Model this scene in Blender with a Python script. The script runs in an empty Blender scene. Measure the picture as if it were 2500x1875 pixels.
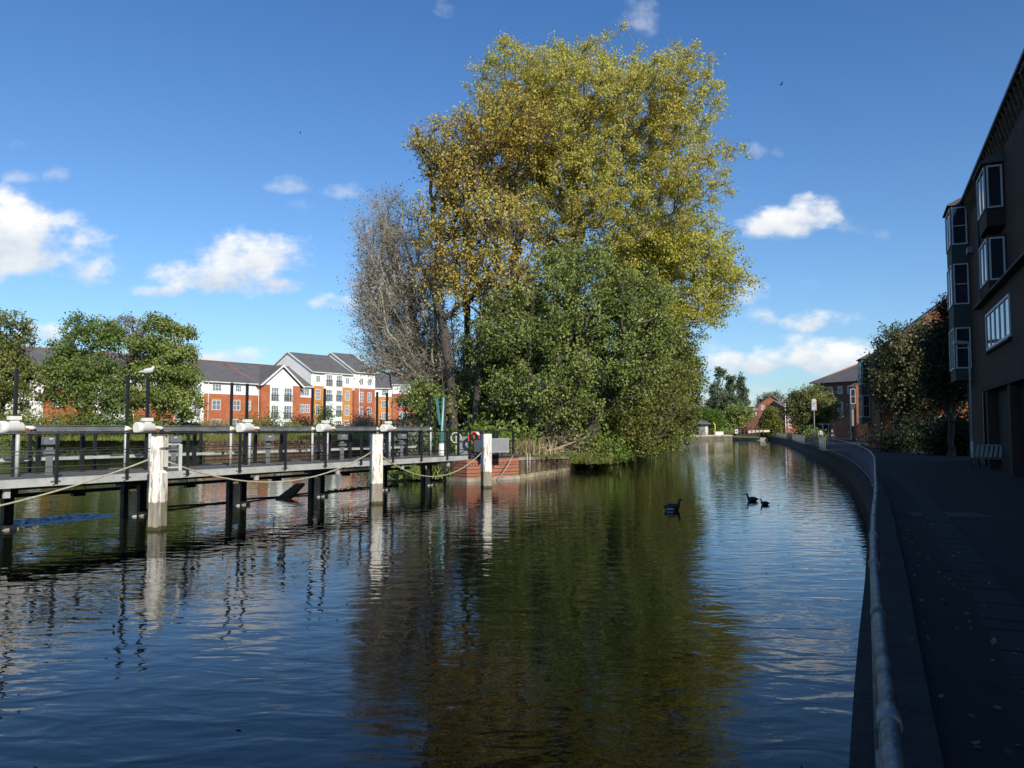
import bpy, math, random
import numpy as np
from mathutils import Vector, Matrix
R = math.radians
random.seed(7)
rng = np.random.default_rng(11)
sc = bpy.context.scene
COL = sc.collection

# ------------------------------------------------------------------ camera
FPX, CX, CY = 1900.0, 1250.0, 937.5          # focal length and centre, in pixels of the 2500 px photo
PITCH = math.atan(110.5 / FPX)
EYE = 2.5
cam_d = bpy.data.cameras.new('camera'); cam = bpy.data.objects.new('camera', cam_d); COL.objects.link(cam)
cam.location = (0, 0, EYE); cam.rotation_euler = (R(90) + PITCH, 0, 0)
cam_d.sensor_fit = 'HORIZONTAL'; cam_d.sensor_width = 36; cam_d.lens = 36 * FPX / 2500
cam_d.clip_start = 0.05; cam_d.clip_end = 5000
sc.camera = cam

def ray(px, py):
    a = (px - CX) / FPX; b = (CY - py) / FPX
    return Vector((a, math.cos(PITCH) - b * math.sin(PITCH), math.sin(PITCH) + b * math.cos(PITCH)))
def at(px, py, Y):
    d = ray(px, py); k = Y / d.y
    return Vector((d.x * k, Y, EYE + d.z * k))

# ------------------------------------------------------------------ light
SUN = Vector((0.45, -0.89, 0)).normalized(); EL = R(31)
SUNV = Vector((SUN.x * math.cos(EL), SUN.y * math.cos(EL), math.sin(EL)))
ld = bpy.data.lights.new('sun', 'SUN'); ld.energy = 4.6; ld.angle = R(0.53); ld.color = (1, .93, .80)
lo = bpy.data.objects.new('sun', ld); COL.objects.link(lo)
lo.rotation_euler = SUNV.to_track_quat('Z', 'Y').to_euler()

world = bpy.data.worlds.new('World'); sc.world = world; world.use_nodes = True
wn = world.node_tree.nodes; wl = world.node_tree.links; wn.clear()
out = wn.new('ShaderNodeOutputWorld'); bg = wn.new('ShaderNodeBackground'); wl.new(bg.outputs[0], out.inputs[0])
sky = wn.new('ShaderNodeTexSky'); sky.sky_type = 'NISHITA'; sky.sun_disc = False
sky.sun_elevation = EL; sky.sun_rotation = math.atan2(SUNV.x, SUNV.y)
sky.altitude = 0; sky.air_density = 1.0; sky.dust_density = 0.9; sky.ozone_density = 2.2
bg.inputs[1].default_value = 0.12
tc = wn.new('ShaderNodeTexCoord')
def wmath(op, a, b=None, c=None, clamp=False):
    n = wn.new('ShaderNodeMath'); n.operation = op; n.use_clamp = clamp
    for i, v in enumerate((a, b, c)):
        if v is None: continue
        if isinstance(v, (int, float)): n.inputs[i].default_value = v
        else: wl.new(v, n.inputs[i])
    return n.outputs[0]
sep = wn.new('ShaderNodeSeparateXYZ'); wl.new(tc.outputs['Generated'], sep.inputs[0])
yy = wmath('MAXIMUM', sep.outputs[1], 0.02)
U = wmath('DIVIDE', sep.outputs[0], yy); V = wmath('DIVIDE', sep.outputs[2], yy)
cmb = wn.new('ShaderNodeCombineXYZ'); wl.new(U, cmb.inputs[0]); wl.new(V, cmb.inputs[1])
def wnoise(scale, detail, rough, zoff=0, sy=1.6):
    m = wn.new('ShaderNodeMapping'); m.inputs['Location'].default_value = (0, 0, zoff); m.inputs['Scale'].default_value = (1, sy, 1)
    wl.new(cmb.outputs[0], m.inputs[0])
    n = wn.new('ShaderNodeTexNoise'); n.inputs['Scale'].default_value = scale; n.inputs['Detail'].default_value = detail
    n.inputs['Roughness'].default_value = rough; wl.new(m.outputs[0], n.inputs['Vector']); return n.outputs[0]
N1 = wnoise(13, 7, .58); N2 = wnoise(34, 6, .6, 3.1, 1.3); N3 = wnoise(9, 5, .6, 7.7)
# clouds: centre px, radii px, density, softness
CL = [(60, 598, 225, 125, 1.0), (-40, 550, 180, 105, 1.0), (205, 665, 85, 58, .8), (610, 642, 170, 105, 1.0), (500, 682, 160, 60, .95), (400, 712, 100, 28, .8), (690, 690, 80, 45, .8),
      (1900, 550, 100, 62, .95), (1985, 518, 85, 58, .9), (2010, 785, 125, 44, .72), (1835, 715, 70, 50, .62), (1860, 775, 50, 44, .6),
      (1985, 875, 215, 64, .95), (1820, 890, 150, 50, .85), (2130, 890, 180, 60, .85), (560, 872, 130, 36, .75), (820, 738, 105, 34, .66), (930, 700, 100, 80, .85), (100, 815, 110, 34, .9)]
FAINT = [(715, 452, 95, 36, .75), (830, 468, 75, 34, .8), (735, 505, 62, 30, .6), (48, 432, 62, 32, .8), (142, 425, 60, 40, .7), (2090, 552, 70, 36, .5), (1560, 45, 85, 120, .6), (2150, 570, 45, 66, .5),
      (1850, 370, 42, 46, .6), (1895, 380, 36, 34, .5), (1780, 965, 330, 60, .8), (1990, 700, 80, 36, .55), (1720, 860, 110, 60, .7), (1100, 20, 60, 60, .4), (40, 355, 50, 26, .4)]
def field(lst, shaded):
    dens = None; shade = None
    for (px, py, ax, ay, dn) in lst:
        d = ray(px, py); u0, v0 = d.x / d.y, d.z / d.y
        du = wmath('MULTIPLY', wmath('SUBTRACT', U, u0), FPX / ax)
        dv = wmath('MULTIPLY', wmath('SUBTRACT', V, v0), FPX / ay)
        dv = wmath('ADD', wmath('MAXIMUM', dv, 0), wmath('MULTIPLY', wmath('MINIMUM', dv, 0), 1.35))      # flatter base
        rr = wmath('ADD', wmath('MULTIPLY', du, du), wmath('MULTIPLY', dv, dv))
        m = wmath('SUBTRACT', .9 - (1 - dn) * .8, wmath('MULTIPLY', rr, .9))
        dens = m if dens is None else wmath('MAXIMUM', dens, m)
        if shaded:
            w = wmath('MULTIPLY', wmath('MAXIMUM', wmath('SUBTRACT', 1.2, rr), 0), dv)
            shade = w if shade is None else wmath('ADD', shade, w)
    return wmath('MAXIMUM', dens, -2.0), shade
nz = wmath('SUBTRACT', wmath('ADD', wmath('MULTIPLY', N1, 1.5), wmath('MULTIPLY', N2, .7)), 1.1)
def cover(dens, amp, lo, hi, top):
    mr = wn.new('ShaderNodeMapRange'); mr.interpolation_type = 'SMOOTHSTEP'; wl.new(wmath('ADD', dens, wmath('MULTIPLY', nz, amp)), mr.inputs[0])
    mr.inputs[1].default_value = lo; mr.inputs[2].default_value = hi; mr.inputs[4].default_value = top; return mr.outputs[0]
d1, shade = field(CL, True); d2, _s = field(FAINT, False)
mr_ = wmath('MAXIMUM', cover(d1, 1.7, .0, 1.0, .97), cover(d2, 1.8, .1, 1.5, .5))
front = wmath('GREATER_THAN', sep.outputs[1], 0.05)
mask = wmath('MULTIPLY', mr_, front)
lit = wmath('ADD', wmath('MULTIPLY', shade, .55), wmath('ADD', .52, wmath('MULTIPLY', nz, .8)), clamp=True)
ccol = wn.new('ShaderNodeMixRGB'); wl.new(lit, ccol.inputs[0])
ccol.inputs[1].default_value = (3.9, 4.5, 5.3, 1); ccol.inputs[2].default_value = (7.2, 7.2, 7.1, 1)
tint = wn.new('ShaderNodeMixRGB'); tint.blend_type = 'MULTIPLY'; tint.inputs[0].default_value = 1; tr_ = wn.new('ShaderNodeMapRange'); tr_.inputs[1].default_value = .02; tr_.inputs[2].default_value = .55; tgrad = wn.new('ShaderNodeMixRGB'); tgrad.inputs[1].default_value = (.70, .88, 1.05, 1); tgrad.inputs[2].default_value = (.38, .68, 1.0, 1); wl.new(tr_.outputs[0], tgrad.inputs[0]); wl.new(tgrad.outputs[0], tint.inputs[2]); wl.new(sep.outputs[2], tr_.inputs[0])
wl.new(sky.outputs[0], tint.inputs[1])
mix = wn.new('ShaderNodeMixRGB'); wl.new(mask, mix.inputs[0]); wl.new(tint.outputs[0], mix.inputs[1]); wl.new(ccol.outputs[0], mix.inputs[2])
wl.new(mix.outputs[0], bg.inputs[0])

sc.view_settings.view_transform = 'Standard'; sc.view_settings.look = 'None'; sc.view_settings.gamma = 1
sc.view_settings.exposure = 0.3

# ------------------------------------------------------------------ materials
MATS = {}
def mat(name, col, col2=None, scale=3.0, rough=.8, bump=0, metal=0, bscale=None, spec=None, detail=5):
    if name in MATS: return MATS[name]
    m = bpy.data.materials.new(name); m.use_nodes = True; MATS[name] = m
    n = m.node_tree.nodes; l = m.node_tree.links; b = n['Principled BSDF']
    b.inputs['Roughness'].default_value = rough; b.inputs['Metallic'].default_value = metal
    if spec is not None: b.inputs['Specular IOR Level'].default_value = spec
    t = n.new('ShaderNodeTexCoord')
    if col2 is None: col2 = tuple(c * .72 for c in col)
    nz = n.new('ShaderNodeTexNoise'); nz.inputs['Scale'].default_value = scale; nz.inputs['Detail'].default_value = detail
    nz.inputs['Roughness'].default_value = .65; l.new(t.outputs['Object'], nz.inputs['Vector'])
    r = n.new('ShaderNodeValToRGB'); r.color_ramp.elements[0].position = .36; r.color_ramp.elements[1].position = .66
    r.color_ramp.elements[0].color = (*col2, 1); r.color_ramp.elements[1].color = (*col, 1)
    l.new(nz.outputs[0], r.inputs[0]); l.new(r.outputs[0], b.inputs['Base Color'])
    if bump:
        z2 = n.new('ShaderNodeTexNoise'); z2.inputs['Scale'].default_value = bscale or scale * 6; z2.inputs['Detail'].default_value = 4
        l.new(t.outputs['Object'], z2.inputs['Vector'])
        bp = n.new('ShaderNodeBump'); bp.inputs['Strength'].default_value = bump; bp.inputs['Distance'].default_value = .03
        l.new(z2.outputs[0], bp.inputs['Height']); l.new(bp.outputs[0], b.inputs['Normal'])
    return m

def brickmat(name, c1, c2, mortar, D, scale=1.0, bands=None):
    """brick courses laid along horizontal direction D; bands = [(z0, z1, colour)] courses of another brick"""
    m = bpy.data.materials.new(name); m.use_nodes = True; MATS[name] = m
    n = m.node_tree.nodes; l = m.node_tree.links; b = n['Principled BSDF']; b.inputs['Roughness'].default_value = .9
    g = n.new('ShaderNodeNewGeometry'); dp = n.new('ShaderNodeVectorMath'); dp.operation = 'DOT_PRODUCT'
    l.new(g.outputs['Position'], dp.inputs[0]); dp.inputs[1].default_value = (D[0], D[1], 0)
    sp = n.new('ShaderNodeSeparateXYZ'); l.new(g.outputs['Position'], sp.inputs[0])
    cb = n.new('ShaderNodeCombineXYZ'); l.new(dp.outputs['Value'], cb.inputs[0]); l.new(sp.outputs[2], cb.inputs[1])
    br = n.new('ShaderNodeTexBrick'); l.new(cb.outputs[0], br.inputs['Vector'])
    br.inputs['Color1'].default_value = (*c1, 1); br.inputs['Color2'].default_value = (*c2, 1); br.inputs['Mortar'].default_value = (*mortar, 1)
    br.inputs['Scale'].default_value = scale; br.inputs['Brick Width'].default_value = .225; br.inputs['Row Height'].default_value = .075
    br.inputs['Mortar Size'].default_value = .007; br.inputs['Bias'].default_value = -.2
    nz = n.new('ShaderNodeTexNoise'); nz.inputs['Scale'].default_value = .9; nz.inputs['Detail'].default_value = 6; l.new(g.outputs['Position'], nz.inputs['Vector'])
    mx = n.new('ShaderNodeMixRGB'); mx.blend_type = 'MULTIPLY'; mx.inputs[0].default_value = .55
    rp = n.new('ShaderNodeValToRGB'); rp.color_ramp.elements[0].position = .3; rp.color_ramp.elements[0].color = (.55, .53, .5, 1); rp.color_ramp.elements[1].position = .62
    l.new(nz.outputs[0], rp.inputs[0]); l.new(br.outputs[0], mx.inputs[1]); l.new(rp.outputs[0], mx.inputs[2])
    last = mx.outputs[0]
    for (z0, z1, c) in (bands or []):
        a = n.new('ShaderNodeMath'); a.operation = 'COMPARE'; l.new(sp.outputs[2], a.inputs[0]); a.inputs[1].default_value = (z0 + z1) / 2; a.inputs[2].default_value = (z1 - z0) / 2
        k = n.new('ShaderNodeMixRGB'); l.new(a.outputs[0], k.inputs[0]); l.new(last, k.inputs[1]); k.inputs[2].default_value = (*c, 1); last = k.outputs[0]
    l.new(last, b.inputs['Base Color'])
    return m

def leafmat(name, cols, patch=.35, trans=.35, second=None):
    m = bpy.data.materials.new(name); m.use_nodes = True; MATS[name] = m
    n = m.node_tree.nodes; l = m.node_tree.links; n.clear()
    o = n.new('ShaderNodeOutputMaterial'); g = n.new('ShaderNodeNewGeometry')
    nz = n.new('ShaderNodeTexNoise'); nz.inputs['Scale'].default_value = patch; nz.inputs['Detail'].default_value = 3
    l.new(g.outputs['Position'], nz.inputs['Vector'])
    a = n.new('ShaderNodeMath'); a.operation = 'MULTIPLY_ADD'; l.new(nz.outputs[0], a.inputs[0]); a.inputs[1].default_value = 1.5; a.inputs[2].default_value = -.55
    s = n.new('ShaderNodeMath'); s.operation = 'MULTIPLY_ADD'; l.new(g.outputs['Random Per Island'], s.inputs[0]); s.inputs[1].default_value = .6; l.new(a.outputs[0], s.inputs[2])
    r = n.new('ShaderNodeValToRGB'); e = r.color_ramp.elements
    e[0].position = 0; e[0].color = (*cols[0], 1); e[1].position = 1; e[1].color = (*cols[-1], 1)
    for i, c in enumerate(cols[1:-1]):
        x = e.new((i + 1) / (len(cols) - 1)); x.color = (*c, 1)
    l.new(s.outputs[0], r.inputs[0])
    d = n.new('ShaderNodeBsdfPrincipled'); d.inputs['Roughness'].default_value = .5; d.inputs['Specular IOR Level'].default_value = .3
    t = n.new('ShaderNodeBsdfTranslucent')
    l.new(r.outputs[0], d.inputs['Base Color']); l.new(r.outputs[0], t.inputs[0])
    mxx = n.new('ShaderNodeMixShader'); mxx.inputs[0].default_value = trans; l.new(d.outputs[0], mxx.inputs[1]); l.new(t.outputs[0], mxx.inputs[2]); l.new(mxx.outputs[0], o.inputs[0])
    return m

WHITE = mat('white_paint', (.80, .79, .75), (.62, .61, .57), 1.5, .6)
RENDER = mat('white_render', (.80, .79, .76), (.70, .69, .66), .25, .85)
BLACK = mat('black_paint', (.012, .012, .014), (.02, .02, .022), 4, .45)
GALV = mat('galvanised_steel', (.50, .51, .50), (.34, .35, .34), 2.2, .55, .15, .15)
DGALV = mat('grey_steel_beam', (.20, .21, .22), (.13, .14, .15), 2.5, .5, .1, .2)
BOXG = mat('grey_cabinet', (.16, .17, .18), (.12, .13, .14), 3, .5)
RUST = mat('rusty_iron', (.22, .09, .05), (.10, .04, .025), 8, .8, .3)
DECKM = mat('deck_boards', (.13, .12, .11), (.08, .075, .07), 6, .85, .4)
CONC = mat('concrete', (.36, .33, .28), (.22, .20, .16), 1.8, .9, .4)
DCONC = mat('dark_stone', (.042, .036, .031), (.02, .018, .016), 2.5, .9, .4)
GLASS = mat('window_glass', (.03, .035, .045), (.02, .022, .03), .6, .06, spec=.8)
SLATE = mat('slate_roof', (.115, .108, .11), (.085, .08, .082), .8, .85, .3, bscale=6)
RIDGE = mat('red_ridge_tile', (.32, .12, .07), (.24, .09, .06), 3, .85)
BARK = mat('bark', (.27, .24, .19), (.15, .13, .10), 3, .95, .6)
DBARK = mat('dark_bark', (.09, .075, .06), (.05, .042, .035), 3, .95, .6)
ROPE = mat('rope_fibre', (.42, .38, .29), (.30, .27, .20), 12, .95, .3)
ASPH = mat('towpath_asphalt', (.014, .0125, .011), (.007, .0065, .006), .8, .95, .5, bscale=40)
SOIL = mat('grassy_soil', (.09, .085, .035), (.05, .055, .02), .7, .95, .5)
GRASSM = mat('grass_ground', (.075, .10, .025), (.045, .06, .02), .4, .95, .5)
PIPE = mat('worn_rail_paint', (.30, .30, .29), (.12, .105, .09), 7, .5, .3, .3)
TIMBER = mat('timber', (.16, .10, .06), (.07, .045, .03), 3, .9, .5)
OLDWOOD = mat('weathered_wood', (.42, .33, .22), (.22, .16, .10), 4, .9, .4)
SKINM = mat('skin', (.45, .28, .20))
HAIRM = mat('hair', (.05, .035, .025))

# ------------------------------------------------------------------ mesh builder
def mesh_np(name, V, F, m, smooth=False):
    """V (n,3), F (k, 3 or 4) arrays"""
    me = bpy.data.meshes.new(name); V = np.asarray(V, dtype=np.float32); F = np.asarray(F, dtype=np.int32)
    me.vertices.add(len(V)); me.vertices.foreach_set('co', V.ravel())
    k = F.shape[1]; me.loops.add(F.size); me.loops.foreach_set('vertex_index', F.ravel())
    me.polygons.add(len(F)); me.polygons.foreach_set('loop_start', np.arange(0, F.size, k, dtype=np.int32))
    me.polygons.foreach_set('loop_total', np.full(len(F), k, dtype=np.int32))
    if smooth: me.polygons.foreach_set('use_smooth', np.ones(len(F), dtype=bool))
    me.update(calc_edges=True); me.materials.append(m)
    return me

def tag(o, label=None, cat=None, group=None, kind=None):
    if label: o['label'] = label
    if cat: o['category'] = cat
    if group: o['group'] = group
    if kind: o['kind'] = kind
    return o
def wmat(o):
    m = Matrix.Identity(4)
    while o is not None: m = o.matrix_parent_inverse @ Matrix.Translation(o.location) @ o.rotation_euler.to_matrix().to_4x4() @ m; o = o.parent
    return m
def link(name, me, parent=None, world=False, loc=(0, 0, 0)):
    o = bpy.data.objects.new(name, me); COL.objects.link(o); o.location = loc
    if parent is not None:
        o.parent = parent
        if world: o.matrix_parent_inverse = wmat(parent).inverted()
    return o
def thing(name, label, cat, loc=(0, 0, 0), rotz=0, group=None):
    o = bpy.data.objects.new(name, None); COL.objects.link(o); o.location = loc; o.rotation_euler = (0, 0, rotz)
    o.empty_display_size = .3
    return tag(o, label, cat, group)
def dup(root, loc=None, rotz=None, label=None, skip=()):
    r = root.copy(); COL.objects.link(r)
    if loc is not None: r.location = loc
    if rotz is not None: r.rotation_euler = (0, 0, rotz)
    if label: r['label'] = label
    def rec(src, dst):
        for ch in list(src.children):
            if ch.name.split('.')[0] in skip: continue
            c = ch.copy(); COL.objects.link(c); c.parent = dst; rec(ch, c)
    rec(root, r)
    return r

class MB:
    def __init__(s, frame=None): s.v = []; s.f = []; s.sm = []; s.fr = frame
    def P(s, p): return s.fr(*p) if s.fr else Vector(p)
    def poly(s, pts, smooth=False):
        i = len(s.v); s.v += [s.P(p) for p in pts]; s.f.append(list(range(i, i + len(pts)))); s.sm.append(smooth); return s
    def hexa(s, c):
        i = len(s.v); s.v += [s.P(p) for p in c]
        for q in ((0, 3, 2, 1), (4, 5, 6, 7), (0, 1, 5, 4), (1, 2, 6, 5), (2, 3, 7, 6), (3, 0, 4, 7)):
            s.f.append([i + k for k in q]); s.sm.append(False)
        return s
    def box(s, x0, x1, y0, y1, z0, z1):
        return s.hexa([(x0, y0, z0), (x1, y0, z0), (x1, y1, z0), (x0, y1, z0), (x0, y0, z1), (x1, y0, z1), (x1, y1, z1), (x0, y1, z1)])
    def prism(s, poly, x0, x1):
        """cross-section poly [(y, z)] swept in x"""
        n = len(poly); i = len(s.v)
        s.v += [s.P((x0, y, z)) for y, z in poly] + [s.P((x1, y, z)) for y, z in poly]
        s.f.append(list(range(i, i + n))[::-1]); s.f.append(list(range(i + n, i + 2 * n))); s.sm += [False, False]
        for k in range(n):
            s.f.append([i + k, i + (k + 1) % n, i + n + (k + 1) % n, i + n + k]); s.sm.append(False)
        return s
    def prismy(s, poly, y0, y1):
        n = len(poly); i = len(s.v)
        s.v += [s.P((x, y0, z)) for x, z in poly] + [s.P((x, y1, z)) for x, z in poly]
        s.f.append(list(range(i, i + n))); s.f.append(list(range(i + n, i + 2 * n))[::-1]); s.sm += [False, False]
        for k in range(n):
            s.f.append([i + k, i + n + k, i + n + (k + 1) % n, i + (k + 1) % n]); s.sm.append(False)
        return s
    def tube(s, pts, r, n=8, cap=True):
        pts = [s.P(p) for p in pts]; rs = r if isinstance(r, (list, tuple)) else [r] * len(pts)
        i0 = len(s.v); up = Vector((0, 0, 1))
        for k, p in enumerate(pts):
            a = pts[max(k - 1, 0)]; b = pts[min(k + 1, len(pts) - 1)]; d = (b - a).normalized()
            w = up if abs(d.z) < .9 else Vector((1, 0, 0))
            e1 = d.cross(w).normalized(); e2 = d.cross(e1).normalized()
            for j in range(n):
                t = 2 * math.pi * j / n; s.v.append(p + rs[k] * (math.cos(t) * e1 + math.sin(t) * e2))
        for k in range(len(pts) - 1):
            for j in range(n):
                a = i0 + k * n + j; b = i0 + k * n + (j + 1) % n; s.f.append([a, b, b + n, a + n]); s.sm.append(True)
        if cap:
            s.f.append([i0 + j for j in range(n)][::-1]); s.f.append([i0 + (len(pts) - 1) * n + j for j in range(n)]); s.sm += [False, False]
        return s
    def build(s, name, m, parent=None, world=False, loc=(0, 0, 0), bevel=0):
        me = bpy.data.meshes.new(name); me.from_pydata([tuple(v) for v in s.v], [], s.f); me.materials.append(m)
        me.polygons.foreach_set('use_smooth', s.sm); me.update()
        o = link(name, me, parent, world, loc)
        if bevel:
            b = o.modifiers.new('bevel', 'BEVEL'); b.width = bevel; b.segments = 2; b.limit_method = 'ANGLE'
        return o
def frame(O, D, N): 
    return lambda s_, p_, z_: Vector((O[0] + D[0] * s_ + N[0] * p_, O[1] + D[1] * s_ + N[1] * p_, z_))

# ------------------------------------------------------------------ foliage
def tubes_np(A, B, ra, rb, n=5):
    A = np.asarray(A); B = np.asarray(B); d = B - A; L = np.linalg.norm(d, axis=1, keepdims=True) + 1e-9; d = d / L
    w = np.where(np.abs(d[:, 2:3]) < .9, np.array([[0, 0, 1.]]), np.array([[1., 0, 0]]))
    e1 = np.cross(d, w); e1 /= np.linalg.norm(e1, axis=1, keepdims=True) + 1e-9; e2 = np.cross(d, e1)
    t = 2 * np.pi * np.arange(n) / n
    ring = np.cos(t)[None, :, None] * e1[:, None, :] + np.sin(t)[None, :, None] * e2[:, None, :]
    Va = A[:, None, :] + ring * np.asarray(ra)[:, None, None]; Vb = B[:, None, :] + ring * np.asarray(rb)[:, None, None]
    V = np.concatenate([Va, Vb], axis=1).reshape(-1, 3)
    base = (np.arange(len(A)) * 2 * n)[:, None, None]; j = np.arange(n); q = np.stack([j, (j + 1) % n, (j + 1) % n + n, j + n], axis=1)[None]
    return V, (base + q).reshape(-1, 4)
def leaves_np(P, size, rg, aspect=.62, droop=.0, upb=.35, cen=None, ob=.9):
    n = len(P); a = rg.normal(size=(n, 3)); a[:, 2] -= droop; a /= np.linalg.norm(a, axis=1, keepdims=True)
    nn = rg.normal(size=(n, 3)); nn[:, 2] += upb
    if cen is not None: q = P - cen; nn += ob * q / (np.linalg.norm(q, axis=1, keepdims=True) + 1e-9)
    b = np.cross(nn, a); b /= np.linalg.norm(b, axis=1, keepdims=True) + 1e-9
    s = size * rg.uniform(.6, 1.35, size=(n, 1)); w = s * aspect * .5
    V = np.stack([P, P + a * s * .45 + b * w, P + a * s, P + a * s * .45 - b * w], axis=1).reshape(-1, 3)
    return V, np.arange(4 * n).reshape(-1, 4)
def blobs_px(lst, Y):
    """[(px, py, rx, ry, dY, rdepth_m, weight)] -> world ellipsoids at depth Y + dY"""
    o = []
    for (px, py, rx, ry, dY, rd, w) in lst:
        c = at(px, py, Y + dY); k = (Y + dY) / FPX; o.append((np.array(c), np.array((rx * k, rd, ry * k)), w))
    return o
def sample_blobs(bl, n, rg, shell=2.4):
    w = np.array([b[1][0] * b[1][1] * b[1][2] * b[2] for b in bl]) ** .85; w /= w.sum()
    idx = rg.choice(len(bl), n, p=w); d = rg.normal(size=(n, 3)); d /= np.linalg.norm(d, axis=1, keepdims=True)
    r = rg.uniform(0, 1, size=(n, 1)) ** (1 / shell)
    lump = 1 + .13 * np.sin(d[:, :1] * 7 + idx[:, None] * 2.1) * np.cos(d[:, 2:3] * 8 + idx[:, None])
    C = np.array([bl[i][0] for i in idx]); S = np.array([bl[i][1] for i in idx])
    return C + d * r * S * lump
def make_tree(name, label, cat, base, bl, nclump, nleaf, leaf, sigma, lm, bm, trunk_r, group=None, stems=1, seed=1, twigs=3, twig_len=1.0,
              shell=2.4, fork=.3, bf=.35, droop=.2, twig_r=.012, zmin=.5, aspect=.62, spread=.5, clear=None, rexp=.58):
    rg = np.random.default_rng(seed); base = np.array(base, dtype=float)
    P = sample_blobs(bl, nclump, rg, shell); P = P[P[:, 2] > base[2] + zmin]
    if clear is not None: P = P[clear(P)]
    top = P[:, 2].max(); cen = P.mean(0)
    # trunk(s)
    nodes = []; par = []; path = []
    for k in range(stems):
        ang = 2 * math.pi * k / stems + seed; off = np.array([math.cos(ang), math.sin(ang), 0]) * (spread * (stems > 1))
        h = (top - base[2]) * fork; nseg = 6; tgt = cen + off * 3; last = -1
        for q in range(nseg + 1):
            f = q / nseg; p = base + off * (1 + f) + np.array([(tgt[0] - base[0]) * .35 * f * f, (tgt[1] - base[1]) * .35 * f * f, h * f]) + rg.normal(size=3) * .06 * (q > 0)
            nodes.append(p); par.append(last); path.append(0 if last < 0 else path[last] + np.linalg.norm(p - nodes[last])); last = len(nodes) - 1
    nt = len(nodes); M = nt + len(P); X = np.zeros((M, 3)); X[:nt] = nodes; pl = np.zeros(M); pl[:nt] = path; pr = np.full(M, -1); pr[:nt] = par
    forkp = base + np.array([0, 0, (top - base[2]) * fork])
    order = np.argsort(np.linalg.norm(P - forkp, axis=1)); P = P[order]; cnt = nt
    lo_ = [k * (7) + 3 for k in range(stems)]
    ok = np.ones(M, bool)
    for k in range(stems): ok[k * 7:k * 7 + 3] = False
    for p in P:
        d = np.linalg.norm(X[:cnt] - p, axis=1); up = np.maximum(0, X[:cnt, 2] - p[2] - .15 * d)
        c = d + bf * pl[:cnt] + 1.2 * up; c[~ok[:cnt]] = 1e9
        q = int(np.argmin(c)); X[cnt] = p; pr[cnt] = q; pl[cnt] = pl[q] + d[q]; cnt += 1
    X = X[:cnt]; pr = pr[:cnt]; W = np.ones(cnt); 
    for i in range(cnt - 1, -1, -1):
        if pr[i] >= 0: W[pr[i]] += W[i]
    rad = twig_r + (trunk_r - twig_r) * (W / W[0]) ** rexp
    rad[:nt] = np.maximum(rad[:nt], 0)
    for k in range(stems):
        for q in range(7): rad[k * 7 + q] = max(rad[k * 7 + q], trunk_r * (1 - .35 * q / 6) * (.6 if stems > 1 else 1) * (1.35 if q == 0 else 1))
    ch = np.where(pr >= 0)[0]; A = X[pr[ch]]; B = X[ch]; L = np.linalg.norm(B - A, axis=1, keepdims=True)
    rb = rad[ch]; ra = np.minimum(rad[pr[ch]], rb * 1.5)
    jit = rg.normal(size=A.shape) * L * .07; jit[ch < nt] *= .2; sag = np.zeros_like(A); sag[:, 2] = L[:, 0] * .06
    M1 = A + (B - A) * .36 + jit - sag * 0 ; M2 = A + (B - A) * .7 + jit * .6 - sag
    VV = []; FF = []; off = 0
    r1 = ra + (rb - ra) * .36; r2 = ra + (rb - ra) * .7
    for (a, b, x, y) in ((A, M1, ra, r1), (M1, M2, r1, r2), (M2, B, r2, rb)):
        v, f = tubes_np(a, b, x, y, 6); VV.append(v); FF.append(f + off); off += len(v)
    C = X[nt:]
    if twigs:
        n2 = len(C) * twigs; T0 = np.repeat(C, twigs, 0); 
        outd = T0 - (cen - np.array([0, 0, (top - base[2]) * .3])); outd /= np.linalg.norm(outd, axis=1, keepdims=True) + 1e-9
        dd = rg.normal(size=(n2, 3)) * .8 + outd * .9; dd /= np.linalg.norm(dd, axis=1, keepdims=True)
        TL = twig_len * rg.uniform(.5, 1.2, size=(n2, 1)); TM = T0 + dd * TL * .5 + rg.normal(size=(n2, 3)) * .05 * twig_len; T1 = T0 + dd * TL; T1[:, 2] -= droop * TL[:, 0]
        for (a, b, x, y) in ((T0, TM, twig_r, twig_r * .75), (TM, T1, twig_r * .75, twig_r * .4)):
            v, f = tubes_np(a, b, np.full(n2, x), np.full(n2, y), 3); VV.append(v); FF.append(f + off); off += len(v)
    root = thing(name, label, cat, tuple(base), 0, group)
    link('trunk', mesh_np('trunk', np.concatenate(VV) - base, np.concatenate(FF), bm, True), root)
    if nleaf:
        if twigs:
            k = nleaf * len(C); j = rg.integers(0, n2, k); t = rg.uniform(.1, 1.15, size=(k, 1))
            LP = T0[j] + (T1[j] - T0[j]) * t + rg.normal(size=(k, 3)) * sigma * np.array([1, 1, .8])
        else:
            LP = np.repeat(C, nleaf, 0) + rg.normal(size=(nleaf * len(C), 3)) * sigma
        LP = LP[LP[:, 2] > .12]
        v, f = leaves_np(LP, leaf, rg, aspect, droop, .35, cen)
        link('crown', mesh_np('crown', v - base, f, lm), root)
    return root
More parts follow.
